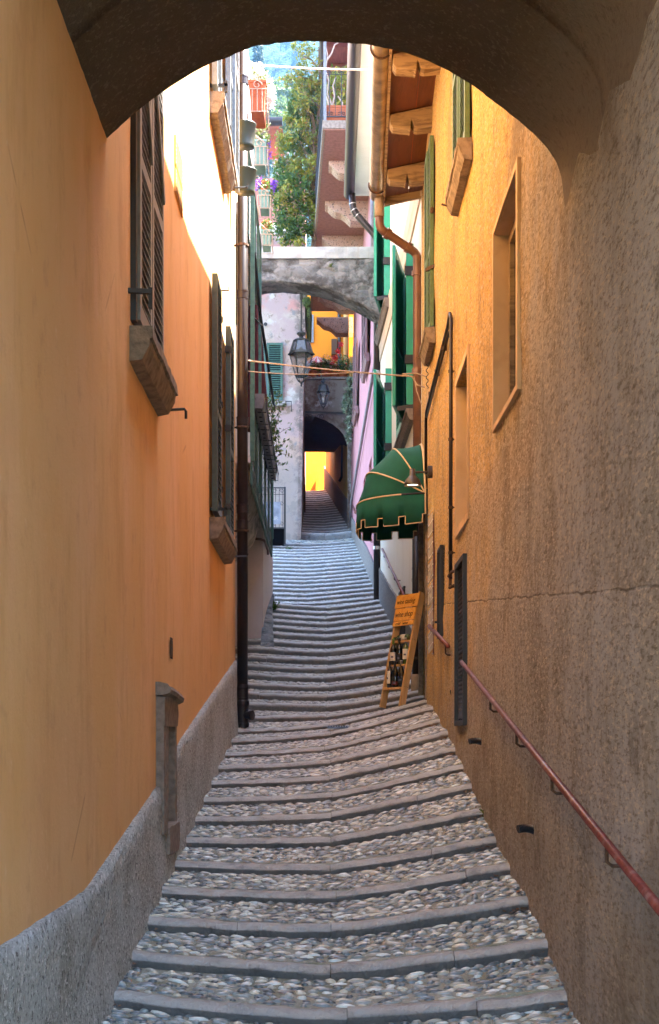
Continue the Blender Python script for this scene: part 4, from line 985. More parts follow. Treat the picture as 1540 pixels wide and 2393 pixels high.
mb = MB(); mb.bar((xb(y0), y0, zt), (xR(y0), y0, zt), .03, .02); mb.bar((xb(y0), y0, zb+.28), (xR(y0), y0, zb+.28), .025, .018); mb.bar((xb(y0), y0, zt-.10), (xR(y0), y0, zt-.10), .012, .01)
P = [(xb(d), d, zt) for d in np.linspace(27.33, 38.9, 8)]; mb.tube(P, .014, 6); mb.tube([(xb(d), d, zb+.28) for d in np.linspace(27.33, 38.9, 8)], .012, 6); mb.build('rail', MAT['iron'], rails)
def scroll(m_, c, r, ax, az, s=1, turns=1.3, th=.006):
    c, ax, az = Vector(c), Vector(ax), Vector(az); m_.tube([c+ax*(r*(1-.75*t)*cos(2*pi*turns*t)*s)+az*(r*(1-.75*t)*sin(2*pi*turns*t)) for t in np.linspace(0, 1, 16)], th, 5)
mb = MB()
for i in range(9):
    x = xb(y0)+.12+i*.118; th = .011 if i % 2 else .016; mb.bar((x, y0, zb+.28), (x, y0, zt), th, th, (0,1,0))
for i in range(5):
    x = xb(y0)+.12+i*.236; scroll(mb, (x-.04, y0, zb+.34), .04, (1,0,0), (0,0,1)); scroll(mb, (x+.04, y0, zb+.34), .04, (1,0,0), (0,0,1), -1); scroll(mb, (x-.03, y0, zt-.05), .035, (1,0,0), (0,0,1)); scroll(mb, (x+.03, y0, zt-.05), .035, (1,0,0), (0,0,1), -1)
for yy in np.arange(27.6, 38.8, .18): mb.bar((xb(yy), yy, zb+.28), (xb(yy), yy, zt), .012, .012, (0,1,0))
mb.build('baluster', MAT['iron'], rails)
pl = thing('balcony_planter', (.35, 27.55, zb+.18), 'long ribbed terracotta planter box behind the railing of the high balcony', 'planter')
mb = MB(); 
for i in range(7): z = zb+.2+i*.05; mb.box(xb(y0)+.07-.002*i, .93+.002*i, 27.42, 27.72, z+.004, z+.048)
mb.box(xb(y0)+.078, .92, 27.43, 27.71, zb+.2, zb+.54); mb.build('box', MAT['terracotta'], pl)
# pink-house windows seen edge on
for (pa, pb, yt, yb, lab) in ((861, 853, 715, 870, 'middle'), (836, 831.5, 815, 975, 'farthest')):
    a, b = dR(pa), dR(pb); z1 = zat(yt, b); z0 = zat(yb, b); 
    w_ = MB(); w_.add([(xR(a)-.004, a, z0), (xR(b)-.004, b, z0), (xR(b)-.004, b, z1), (xR(a)-.004, a, z1)], [(0,1,2,3)]); w_ = w_.build('window', MAT['darkglass'], hp); tag(w_, lab+' window of the pink house with mauve brown shutters and a stone sill')
    leaf_mesh(xR, 1, a, (a+b)/2, z0, z1, .07, t=.04, slats=26).build('shutter', MAT['pinkshut'], w_); leaf_mesh(xR, 1, (a+b)/2+.02, b, z0, z1, .08, t=.04, slats=26).build('shutter', MAT['pinkshut'], w_)
    sill_mesh(xR, 1, a-.3, b+.15, z0-.03, .18, .10).build('sill', MAT['pinkshut'], w_)
a, b = dR(884), dR(872); z0 = zat(880, (a+b)/2)
sill_mesh(xR, 1, dR(884), dR(867), zat(735, 28.5), .2, .10).build('sill', MAT['pinkshut'], hp)
cn = thing('cable_conduit', (1, 26, 6), 'grey conduit slanting across the pink house wall', 'conduit')
mb = MB(); pa = [(884,845),(872,905),(858,985),(845,1060),(833,1130),(826,1170),(823,1230)]
mb.tube([Vector((xR(dR(a))-.05, dR(a), zat(b, dR(a)))) for a, b in pa], .035, 8); mb.build('conduit_pipe', MAT['greypipe'], cn, smooth=True)
# downpipe of the cream house
wp = thing('downpipe', (1.0, 25.1, 2.4), 'dark purple brown downpipe with pale rings between the cream and pink houses', 'downpipe')
a0 = Vector((xg(25.1)-.0, 25.1, ZW-.08)); e1 = Vector((xR(25.1)-.06, 25.1, zat(555, 25.1)))
k1 = a0; k2 = Vector((a0.x+.02, 25.1, zat(492, 25.1)))
pp = [k1]+elbow(k1, k2, e1)+elbow(k2, e1, Vector((e1.x, 25.1, 0)))+[Vector((e1.x, 25.1, G(.98, 25.1)-.1))]
mb = MB(); mb.tube(pp, .062, 14); mb.build('pipe', MAT['purplepipe'], wp, smooth=True)
mb = MB()
for t in (0, 2, 4): mb.lathe([(.064,-.008),(.068,-.008),(.068,.008),(.064,.008)], pp[1+t], 14, (pp[2+t]-pp[1+t]))
for z in (8.6, 7.9, 6.6, 5.0, 3.4): mb.lathe([(.064,-.03),(.072,-.03),(.072,.03),(.064,.03)], (e1.x, 25.1, z), 14)
mb.build('ring', MAT['zinc'], wp)
mb = MB(); mb.tube([(xR(25.7)-.07, 25.7, zat(700, 25.7)), (xR(25.7)-.07, 25.7, 9.9), (xR(25.7)-.07, 25.7, 10.6)], .075, 12); mb.build('side_pipe', MAT['greypipe'], wp, smooth=True)

# ================================================================== STONE BRIDGE (buttress arch over the lane)
br = thing('stone_bridge_arch', (.0, 24.3, 7.3), 'rough grey stone arch spanning the lane between the balconies and the cream house', 'arch')
D0, D1 = 24.0, 24.62
lo = [(560,672),(590,664),(615,660),(660,658),(700,661),(730,665),(765,674),(800,688),(835,705),(865,722),(890,738),(915,760)]
tpz = zat(604, D0); P = []
lo3 = resample([U(a, b, D0) for a, b in lo], 60)
for p in lo3:
    row = []
    for w_ in np.linspace(1, 0, 6): row.append((p.x, D1-(D1-D0)*(1-w_)*1.0, p.z+.018*mn.noise((p.x*9, w_*4, 2))))
    row[-1] = (p.x, D0+.01, p.z)
    for t in np.linspace(.06, 1, 14):
        z = p.z+(tpz-p.z)*t; n_ = .045*mn.noise((p.x*3.2, z*5, 1))+.025*mn.noise((p.x*9, z*12, 5))+.012*mn.noise((p.x*25, z*25, 5)); row.append((p.x, D0+n_, z))
    row.append((p.x, D1, tpz)); P.append(row)
mb = MB(); mb.grid(P, closed=True); mb.build('arch_body', MAT['masonry'], br, smooth=True)
mb = MB(); x = P[0][0][0]
cz0, cz1 = tpz-.005, zat(578, D0)
rows = []
for i in range(41):
    xx = -1.45+2.65*i/40; k = mn.noise((xx*4, 0, 0))*.012; rows.append([(xx, D0-.035+k, cz0), (xx, D0-.04-k, (cz0+cz1)/2), (xx, D0-.03+k, cz1+k*.6), (xx, D1+.03, cz1), (xx, D1+.03, cz0)])
mb.grid(rows, closed=True); mb.build('coping', simple('pale_lime_coping', (.36,.39,.41), .9, .2, var=.3, scale=5, bump=.5, streak=(.30,.29,.27)), br, smooth=False)

# ================================================================== TERRACED HOUSE on the left beyond the drainpipe
ht = thing('terraced_house', (-1.5, 20, .5), 'narrow house with stacked netted balconies on the left beyond the drainpipe', 'house')
mb = MB(); mb.box(-5, -1.34, 16.13, 21.58, -.5, 11.5); mb.build('rear_wall', MAT['palepink'], ht)
mb = wall_mesh(lambda u, w_, z: (-.93+ (u-21.6)*.005-w_, u, z), 21.6, 25.2, .5, 3.28, [], .4, .6)
mb.add([(-1.34,21.59,.5),(-.93,21.59,.5),(-.93,21.59,3.25),(-1.34,21.59,3.25)], [(0,1,2,3)]); mb.add([(-3,25.2,.5),(-.91,25.2,.5),(-.91,25.2,3.28),(-3,25.2,3.28)], [(0,1,2,3)]); mb.build('lower_wall', MAT['palepink'], ht)
mb = MB(); mb.box(-4, -1.25, 21.6, 25.2, 3.3, 11.5); mb.build('upper_wall', MAT['palepink'], ht)
mb = MB(); P = []
for i in range(15):
    d = 21.0+4.3*i/14; k = lerp([(21,.16),(22,.10),(23.5,.03),(25.2,.02)], d); g_ = lerp(zLt, min(d, 25.2)); P.append([(-.90+k+.04*mn.noise((d*4, j*2., 2)), d, g_-.4+(.4+lerp([(21,.05),(21.8,.28),(23,.30),(25.2,.2)], d))*j/5) for j in range(6)]+[(-.95, d, g_+lerp([(21,.05),(21.8,.3),(23,.32),(25.2,.22)], d))])
mb.grid(P); mb.add(P[0], [tuple(range(7))]); mb.build('rubble_footing', MAT['masonry'], ht, smooth=True)
# floors of the two balconies
mb = MB(); mb.box(-1.36, -.87, 16.6, 23.35, 3.28, 3.36); fl1 = mb.build('balcony_floor', MAT['palepink'], ht)
mb = MB(); mb.box(-1.36, -.96, 16.6, 21.1, 6.28, 6.42); fl2 = mb.build('balcony_floor', MAT['sillgrey'], ht)
# rough stone bracket under the lower floor
P = []
for i in range(15):
    t = i/14; d = 17.0+3.4*t; row = []
    for j in range(15):
        s = j/14; z = 3.27-.75*s*(1-.0*t); o = .42*(1-s)**.55+.02; n_ = .07*mn.noise((d*1.8, s*3.2, 3))+.03*mn.noise((d*5, s*9, 3))
        row.append((-1.34+o+n_, d+(.04*mn.noise((s*5,0,t*3)) if i else 0), z))
    P.append([(-1.36, d, 3.27)]+row+[(-1.36, d, 2.5)])
mb = MB(); mb.grid(P); mb.add(P[0], [tuple(range(17))]); mb.build('stone_bracket', simple('lichened_limestone', (.42,.36,.29), .95, .1, var=.6, scale=7, bump=.8, dist=.02), ht, smooth=True)
# pipe
ck = thing('copper_pipe', (-1.0, 21.5, 3.0), 'thin copper pipe bending round the pale corner below the netted balcony', 'pipe')
mb = MB(); a = U(575, 1257, 21.5); b = U(609, 1260, 21.5); c = U(616, 1262, 21.55); e = Vector((-.885, 22.3, zat(1285, 22.3))); mb.tube([a, b, c, c+Vector((.02,.06,-.02)), e, e+Vector((0,.06,-.06))], .022, 10); mb.build('pipe_run', MAT['copper'], ck, smooth=True)
# posts
pg = thing('pergola_posts', (-.9, 18, 3.3), 'slim green metal posts and stays rising from the lower netted balcony', 'frame')
mb = MB(); mb.bar((-.845, 16.62, 3.3), (-.845, 16.62, 6.5), .05, .05, (0,1,0)); mb.build('post', MAT['oldgreen'], pg)
for (px, d_) in ((607.5, 18.8), (636.5, 23.2)):
    q = U(px, 900, d_); mb = MB(); mb.bar((q.x, d_, 3.3), (q.x, d_, 6.3 if px < 620 else 5.2), .04, .04, (0,1,0)); mb.build('post', MAT['oldgreen'], pg)
mb = MB(); mb.tube([U(594, 590, 17.2), U(607, 735, 18.0), U(622, 830, 19.5), U(640, 960, 21.5)], .016, 6); mb.tube([U(596, 590, 17.2), U(610, 735, 18.0), U(625, 830, 19.5), U(643, 960, 21.5)], .010, 6)
mb.tube([U(588, 735, 16.7), U(605, 755, 17.2), U(615, 760, 18)], .010, 6); mb.tube([U(588, 925, 16.7), U(610, 945, 17.4), U(640, 960, 21)], .010, 6); mb.build('stay_cable', MAT['iron'], pg)
# netted railings
def netrail(x0, d0, d1, z0, z1, label):
    t = thing('netted_railing', (x0, (d0+d1)/2, z0), label, 'railing', None); 
    q = MB(); q.bar((x0, d0, z1), (x0, d1, z1), .035, .03); q.bar((x0, d0, z0), (x0, d1, z0), .03, .03)
    for yy in np.arange(d0, d1+.01, (d1-d0)/5): q.bar((x0, yy, z0), (x0, yy, z1), .03, .03, (0,1,0))
    q.build('rail', MAT['oldgreen'], t)
    q = MB(); n = int((d1-d0)/.075)
    for i in range(n):
        yy = d0+(d1-d0)*(i+.5)/n; q.add([(x0+.004, yy-.027, z0), (x0+.004, yy+.027, z0), (x0+.004+.008*sin(i*1.3), yy+.027, z1), (x0+.004+.008*sin(i*1.3), yy-.027, z1)], [(0,1,2,3)])
    for j in range(int((z1-z0)/.08)): z = z0+.04+j*.08; q.add([(x0+.008, d0, z-.008), (x0+.008, d1, z-.008), (x0+.008, d1, z+.008), (x0+.008, d0, z+.008)], [(0,1,2,3)])
    q.build('netting', MAT['netting'], t); return t
n1 = netrail(-.86, 16.62, 23.3, 3.02, 4.22, 'green netting tied along the lower balcony railing, under the grey window boxes')
n2 = netrail(-.945, 16.62, 21.0, 6.3, 7.45, 'green netting tied along the upper balcony railing, under the flower boxes')
# foliage helper
def leaves(mbv, c, rad, n, size, shell=.5, flat=.6, up=0.2, asp=2.2):
    c = np.array(c, float); rad = np.array(rad, float)
    u = rng.standard_normal((n,3)); u /= np.linalg.norm(u, axis=1)[:,None]; r = (shell+(1-shell)*rng.random(n))**(1/1.0)
    p = c+u*rad*r[:,None]; p += rng.standard_normal((n,3))*size*.6
    a = rng.standard_normal((n,3)); a[:,2] += up; a /= np.linalg.norm(a, axis=1)[:,None]
    b = np.cross(a, rng.standard_normal((n,3))); b /= np.linalg.norm(b, axis=1)[:,None]
    s = size*(.6+.8*rng.random(n))[:,None]; a = a*s; b = b*s/asp; nn = np.cross(a, b); nn /= np.linalg.norm(nn, axis=1)[:,None]; nn *= s*.18
    V = np.stack([p-a, p+b*.9-a*.1+nn, p+a, p-b*.9-a*.1+nn], 1).reshape(-1, 3)
    return V
def foliage(name, clusters, m_, parent=None):
    Vs = [leaves(None, *c) for c in clusters]; V = np.concatenate(Vs); n = len(V)//4
    Fc = np.arange(n*4).reshape(n, 4)
    return mkobj(name, V, Fc, m_, parent, smooth=False)
# window boxes under the lower rail: grey plastic boxes in wire cradles
for i in range(5):
    d0 = 16.95+i*.98; bx_ = thing('window_box', (-.78, d0+.45, 4.0), 'grey plastic window box, %s along the lower netted railing' % ['nearest', 'second from the near end', 'third and middle one', 'fourth from the near end', 'farthest'][i], 'window box', 'grey window boxes on the lower railing')
    q = MB(); z0, z1 = 4.02, 4.20; rows = [[(-.835, d, z0), (-.735, d, z0), (-.715, d, z1), (-.85, d, z1)] for d in (d0, d0+.88)]
    q.grid(rows, closed=True); q.add(rows[0], [(0,1,2,3)]); q.add(rows[1], [(3,2,1,0)]); q.build('box', MAT['boxgrey'], bx_)
    q = MB()
    for k in range(3): q.lathe([(.02, 0), (.02, .004)], (-.785, d0+.2+k*.25, 4.012), 8)
    q.build('drain_hole', MAT['black'], bx_)
    q = MB()
    for yy in (d0+.1, d0+.75): q.tube([(-.85, yy, 4.22), (-.855, yy, 4.0), (-.70, yy, 3.99), (-.70, yy, 4.12)], .008, 5)
    q.tube([(-.82, d0, 3.995), (-.82, d0+.9, 3.995)], .007, 5); q.tube([(-.75, d0, 3.995), (-.75, d0+.9, 3.995)], .007, 5); q.tube([(-.70, d0-.02, 4.12), (-.70, d0+.92, 4.12)], .009, 5); q.build('cradle', MAT['iron'], bx_)
# plants spilling from them
cpn = thing('trailing_plant', (-.75, 20.5, 4.1), 'straggly plant with small white flowers spilling over the grey window boxes', 'plant')
q = MB()
def sprig(p0, pts_, r=.006):
    q.tube([p0]+pts_, [r]+[r*(1-.7*(i+1)/len(pts_)) for i in range(len(pts_))], 5)
cl = []; sp = []
tips = [((640,1010),[(648,985),(655,965),(662,945)]), ((642,1030),[(652,1012),(668,1002),(678,998)]), ((645,1070),[(655,1060),(668,1062),(676,1064)]), ((646,1078),[(655,1085),(662,1090)]), ((640,960),[(646,940),(652,925),(656,915)]), ((638,985),[(650,968),(655,950),(650,930)]), ((645,1055),[(660,1040),(668,1030)])]
for p0, l in tips:
    a = U(*p0, 20.3); ps = [U(x_, y_, 20.3+random.uniform(-.3,.3)) for x_, y_ in l]; sprig(a, ps)
    for p in ps+[a]: cl.append((p, (.05,.05,.05), 5, .032)); 
for (x_, y_) in ((625,935),(632,960),(640,990),(643,1020),(645,1045),(636,1000)): cl.append((U(x_, y_, 20.4), (.07,.25,.10), 60, .03)); sp.append((U(x_, y_, 20.3), (.06,.2,.08), 9, .022))
q.build('stem', MAT['twig'], cpn); foliage('leaves', cl, MAT['leaflt'], cpn); foliage('flowers', sp, MAT['fwhite'], cpn)
# folded maroon parasol
pr = thing('folded_parasol', (-.95, 19.6, 3.4), 'folded maroon parasol standing on the lower netted balcony', 'parasol')
c = U(601, 900, 19.6); q = MB(); rows = []
for i in range(13):
    t = i/12; z = 4.35+1.75*t; rr = .20-.13*t; rows.append([(c.x-.04+rr*(1+.16*(k % 2))*cos(2*pi*k/16), 19.6+rr*(1+.16*(k % 2))*sin(2*pi*k/16), z) for k in range(16)])
q.grid(rows, closed=True); q.add(rows[0], [tuple(range(15,-1,-1))]); q.add(rows[-1], [tuple(range(16))]); q.build('cloth', MAT['maroon'], pr); q = MB(); q.tube([(c.x-.04, 19.6, 3.36), (c.x-.04, 19.6, 6.25)], .02, 8); q.build('pole', MAT['iron'], pr)
# flower boxes on the upper rail
zf = 7.62
fb = [(17.0, 'terracotta', 'fwhite', 'terracotta flower box full of white geraniums, nearest on the upper railing'), (18.5, 'boxgreen', 'fpurple', 'pale green flower box with a feathery plant, second along the upper railing'), (20.0, 'boxgreen', 'fpurple', 'terracotta over green flower box with deep purple petunias, third on the upper railing'), (21.5, 'boxgreen', 'fred', 'farthest green flower box holding a small terracotta pot on the upper railing')]
for i, (d_, bm_, fm_, lab) in enumerate(fb):
    xc = [-.795, -.835, -.84, -.875][i]; t = thing('flower_box', (xc, d_, zf), lab, 'flower box', 'flower boxes on the upper railing')
    hh = [.34, .30, .22, .20][i]; wx = [.10, .085, .075, .075][i]; dl = .5 if i == 0 else .35; z0 = zf-.02
    q = MB(); rows = [[(xc-wx*.8, d, z0), (xc+wx*.8, d, z0), (xc+wx, d, z0+hh), (xc-wx, d, z0+hh)] for d in (d_-dl*.5, d_+dl*.5)]
    q.grid(rows, closed=True); q.add(rows[0], [(0,1,2,3)]); q.add(rows[1], [(3,2,1,0)]); q.box(xc-wx-.01, xc+wx+.01, d_-dl*.5-.01, d_+dl*.5+.01, z0+hh, z0+hh+.03); q.build('box', MAT[bm_], t)
    if i in (1, 2, 3):
        q = MB(); q.lathe([(.05,0),(.07,.13),(.078,.13),(.078,.16)], (xc, d_-.05, z0+hh+.03), 14); q.build('inner_pot', MAT['terracotta'] if i > 1 else MAT['boxgrey'], t)
    q = MB()
    for s in (-1, 1):
        for k in range(5): q.tube([(xc+(wx+.02)*(k/2-1), d_+s*(dl*.5+.02), z0-.02), (xc+(wx+.02)*(k/2-1), d_+s*(dl*.5+.02), z0+hh*.75)], .005, 5)
        q.tube([(xc-wx-.02, d_+s*(dl*.5+.02), z0+hh*.75), (xc+wx+.02, d_+s*(dl*.5+.02), z0+hh*.75)], .006, 5)
    q.tube([(xc-wx-.02, d_-dl*.5-.02, z0-.02), (xc+wx+.02, d_-dl*.5-.02, z0-.02), (xc+wx+.02, d_+dl*.5+.02, z0-.02), (xc-wx-.02, d_+dl*.5+.02, z0-.02), (xc-wx-.02, d_-dl*.5-.02, z0-.02)], .006, 5)
    q.tube([(xc+wx+.02, d_-dl*.5-.02, z0+hh*.75), (xc+wx+.02, d_+dl*.5+.02, z0+hh*.75)], .006, 5)
    scroll(q, (xc+.0, d_-dl*.5-.02, z0+hh*.9), .06, (1,0,0), (0,0,1), 1, 1.2, .006); q.tube([(xc-wx-.02, d_-dl*.5-.02, z0+hh+.12), (xc+.05, d_-dl*.5-.02, z0+hh*.95)], .006, 5); q.build('wire_cage', MAT['whitewire'], t)
    top_ = z0+hh+.05
    foliage('leaves', [((xc, d_, top_+.08), (wx*1.2, dl*.6, .10), 260 if i else 200, .026), ((xc+wx, d_, top_), (.05, dl*.6, .10), 120, .024)], MAT['leaflt'] if i < 2 else MAT['leafdk'], t)
    if i == 0: foliage('flowers', [((xc-.02, d_, top_+.14), (.12, .3, .10), 900, .022, .2), ((xc+.14, d_+.1, top_-.02), (.07, .3, .15), 600, .022, .2)], MAT[fm_], t)
    elif i == 1:
        foliage('flowers', [((xc+.12, d_, top_-.1), (.03, .2, .12), 40, .02)], MAT[fm_], t); q = MB()
        for k in range(14): a = random.uniform(-.5,.8); q.tube([(xc+random.uniform(-.05,.05), d_, top_), (xc+.08*a, d_+random.uniform(-.1,.1), top_+.13), (xc+.22*a, d_+random.uniform(-.1,.1), top_+random.uniform(.18,.36))], .006, 4)
        q.build('stem', MAT['leaflt'], t)
    elif i == 2: foliage('flowers', [((xc-.08, d_, top_+.12), (.05, .15, .05), 70, .03), ((xc+.12, d_, top_+.10), (.05, .15, .08), 90, .03)], MAT[fm_], t)

# ================================================================== far left: red-roofed house behind
hr = thing('red_roofed_house', (-3, 47, 8), 'salmon house with a red brown boarded eave behind the tree', 'house')
mb = MB(); mb.box(-6, -.6, 46.0, 52, 6, 18.6); mb.build('wall', MAT['redwall'], hr)
mb = MB(); mb.box(-6, -.9, 45.95, 46.0, 6, 17.0); mb.build('lower_wall', MAT['palepink'], hr)
mb = MB(); ex = (660-CX)*44.6/F; mb.add([(-6,44.6,zat(300,44.6)),(ex,44.6,zat(300,44.6)),(ex,47,zat(300,44.6)-.5+.5),(-6,47,zat(300,44.6))], [(0,1,2,3)]); mb.add([(-6,44.6,zat(285,44.6)),(ex,44.6,zat(285,44.6)),(-2.2,50,zat(285,44.6)+1.2),(-6,50,zat(285,44.6)+1.2)], [(0,1,2,3)])
mb.build('roof', MAT['redsoffit'], hr); g_ = MB(); trough(g_, [Vector((x_, 44.5, zat(283, 44.5))) for x_ in (-6, -3, ex)], .16); g_.build('gutter', MAT['purplepipe'], hr)

# ================================================================== OLD STAINED HOUSE facing down the lane
hs = thing('old_stained_house', (-1.4, 36, 4.6), 'old house end wall with peeling pink plaster and dark damp stains facing down the lane', 'house')
xo = lambda z: lerp([(5,-.565),(9,-.50),(10.5,-.46),(13,-.45)], z)
zs = np.linspace(4.2, 13.1, 40); P = []
xs_w = np.linspace(0, 1, 30)
P = [[(-3.4+(xo(z)+3.4+.012*mn.noise((z*3,0,0)))*t, 36.0+.02*mn.noise((t*5, z*1.2, 0))+(.03*max(0,t-.97)/.03), z) for t in xs_w]+[(xo(z)+.02*mn.noise((z*3,1,0)), 38.05, z)] for z in zs]
mb = MB(); mb.grid(P); mb.box(-3.4, -.56, 38.06, 43.9, 5, 13.1); mb.add([(-3.4,36,13.1),(-.45,36,13.1),(-.45,43.9,13.1),(-3.4,43.9,13.1)], [(0,1,2,3)])
mb.build('wall', MAT['old'], hs, smooth=False)
q = MB(); a = U(612, 803, 35.97); b = U(661, 937, 35.97); q.add([(a.x, 35.96, b.z), (b.x, 35.96, b.z), (b.x, 35.96, a.z), (a.x, 35.96, a.z)], [(0,1,2,3)]); w_ = q.build('window', MAT['darkglass'], hs); tag(w_, 'window of the old stained house with closed sage green shutters')
def facing_leaf(x0, x1, y, z0, z1, m_, parent, name='shutter', t=.04, fr=.06, n=24):
    q = MB(); q.box(x0, x0+fr, y-t, y, z0, z1); q.box(x1-fr, x1, y-t, y, z0, z1); q.box(x0+fr, x1-fr, y-t, y, z0, z0+fr); q.box(x0+fr, x1-fr, y-t, y, z1-fr, z1); q.box(x0+fr, x1-fr, y-t, y, (z0+z1)/2-.03, (z0+z1)/2+.03)
    for i in range(n):
        z = z0+fr+(z1-z0-2*fr)*(i+.5)/n; h = (z1-z0)/n*.42
        q.add([(x0+fr*.9, y-t*.95, z-h), (x1-fr*.9, y-t*.95, z-h), (x1-fr*.9, y-t*.1, z+h*.6), (x0+fr*.9, y-t*.1, z+h*.6)], [(0,1,2,3)])
    return q.build(name, m_, parent)
mid = U(623, 800, 35.95).x; facing_leaf(mid-.60, mid-.01, 35.94, b.z, a.z, MAT['oldgreen'], w_); facing_leaf(mid+.01, b.x, 35.93, b.z, a.z, MAT['oldgreen'], w_)
q = MB(); q.box(-2.4, U(668, 0, 35.9).x, 35.82, 36.02, b.z-.16, b.z-.02); q.build('sill', MAT['sillgrey'], w_, bev=.02)
q = MB(); q.tube([U(645, 937, 35.85), U(681, 938, 35.85), U(681, 962, 35.85)], .014, 6); q.build('shutter_catch', MAT['iron'], w_)
q = MB(); q.lathe([(.045,0),(.05,.02),(0,.021)], U(620.5, 758, 35.97), 10, (0,-1,0)); q.build('wall_knob', MAT['iron'], hs)

# covered alley beyond: terrace wall with the low arch
ta = thing('terrace_archway', (.1, 38, 5), 'mouldy grey terrace wall over a dark covered alley with flower pots along its top', 'archway')
arc = [(700,985),(712,974),(725,972),(742,975),(760,982),(778,992),(793,1004),(803,1016),(812,1040)]
ar3 = resample([U(a, b, 38.0) for a, b in arc], 30); zt_ = zat(887, 38)
P1 = [[(p.x, 38.0, p.z+.015*mn.noise((p.x*8,0,0))), (p.x, 38.0, zt_)] for p in ar3]
mb = MB(); mb.grid(P1); x9 = ar3[-1].x; mb.add([(x9,38,4.5),(1.1,38,4.5),(1.1,38,zt_),(x9,38,zt_)], [(0,1,2,3)]); mb.build('face', MAT['terrace'], ta)
mb = MB(); mb.box(-.62, 1.1, 37.92, 38.5, zt_, zt_+.06); mb.build('coping', MAT['sillgrey'], ta)
zf_ = zat(1054, 43.8)
mb = MB(); mb.grid([[(p.x-.06*t, 38.02+5.9*t, p.z+(max(p.z-.2, zf_)-p.z)*t*0+(zf_-p.z)*(t*.97)) for p in ar3] for t in np.linspace(0, 1, 12)]); mb.build('vault', MAT['vault'], ta, smooth=True)
mb = MB(); mb.box(-.9, 1.6, 38.4, 43.9, zt_-.12, zt_-.02); mb.build('terrace_floor', MAT['terrace'], ta)
mb = MB(); mb.box(-.62, 1.2, 43.85, 43.95, zf_, zt_); mb.build('far_face', MAT['terrace'], ta)
# side walls of the covered alley
al = thing('alley_side_wall', (.6, 43, 5), 'ochre side wall with a grey painted base inside the covered alley', 'wall')
fa = lambda u, w_, z: (xR(u)-.02+w_, u, z)
mb = wall_mesh(fa, 38.02, 43.8, 4, 10.45, [], .3, .6); mb2 = wall_mesh(fa, 43.81, 48.2, 4, 10.2, [], .3, .6); mb.add(mb2.v, mb2.f); mb.build('upper_wall', MAT['ochre'], al)
P = [[(xR(d)-.05, d, lerp(zRt, d)-.3), (xR(d)-.05, d, lerp(zRt, d)+.75), (xR(d)-.01, d, lerp(zRt, d)+.76)] for d in np.linspace(38.02, 50, 20)]; mb = MB(); mb.grid(P); mb.build('painted_base', MAT['greyplinth'], al)
al2 = MB(); al2.add([(-.565,38.05,4),(-.74,48.6,4),(-.74,48.6,9.6),(-.565,38.05,9.6)], [(0,1,2,3)]); al2.box(-1.2, -.80, 43.9, 48, 4, 9.6); o = al2.build('alley_left_wall', MAT['ochre']); tag(o, 'shaded left wall inside the covered alley beside the dark steps', 'wall')
q = MB(); q.tube([(-.50, 38.6, 7.0), (-.52, 40.5, 7.35), (-.53, 41.5, 7.2), (-.53, 41.55, 6.6)], .02, 6); o = q.build('alley_handrail', MAT['rusty']); tag(o, 'thin handrail on the left inside the covered alley', 'handrail')
q = MB(); q.tube([(.60, 40.5, 8.6), (.57, 40.5, 7.6), (.50, 40.45, 7.45)], .04, 8); o = q.build('alley_pipe', MAT['iron']); tag(o, 'black pipe hanging on the ochre wall inside the covered alley', 'pipe')
q = MB(); q.prism([(-1.0, 48.7, 6), (2.0, 53.5, 6), (2.0, 53.5, 12.5), (-1.0, 48.7, 12.5)], (-.2, .3, 0)); o = q.build('yellow_end_wall', MAT['yellow']); tag(o, 'bright yellow sunlit wall closing the far end of the covered alley', 'wall')
# orange house behind the terrace
oh = thing('orange_house', (0, 46.5, 8), 'plain bright orange house wall behind the terrace flower pots', 'house')
mb = MB(); mb.box(-.60, 1.3, 46.0, 46.35, 10.6, 16.2); mb.build('wall', MAT['orange'], oh)
q = MB(); q.tube([(U(792.5, 0, 45.9).x, 45.9, 11.8), (U(792.5, 0, 45.9).x, 45.9, 14.5)], .055, 8); q.build('rainwater_pipe', MAT['purplepipe'], oh)
a = U(717, 735, 45.9); b = U(733, 800, 45.9); facing_leaf(a.x, b.x, 45.95, b.z, a.z, MAT['bluegrey'], oh, n=14)
q = MB(); a = U(778, 815, 45.9); q.box(a.x-.05, a.x+.14, 45.8, 46, a.z-.2, a.z+.3); q.build('junction_box', MAT['rusty'], oh)
sw = MB(); sw.grid([[(xR(38)-.03+(d-38)*-.005, d, 9.8), (xR(38)-.03+(d-38)*-.005, d, 14.8)] for d in (38.6, 42, 46)]); o = sw.build('terrace_side_wall', MAT['ochre']); tag(o, 'yellow ochre wall at the right edge of the flower terrace', 'wall')
gg = thing('green_eave_gutter', (-.35, 36.5, 12), 'mossy green gutter end at the corner of the old stained house', 'gutter')
q = MB(); q.tube([U(716, 700, 36.3), U(721, 740, 36.3), U(722, 800, 36.3)], [.10,.10,.06], 10); q.build('gutter_body', simple('mossy_gutter', (.06,.07,.025), .8, .2), gg)
foliage('leaves', [(U(716, 705, 35.9), (.10,.1,.16), 260, .035), (U(722, 730, 35.9), (.04,.1,.12), 60, .03)], MAT['leaflt'], gg)
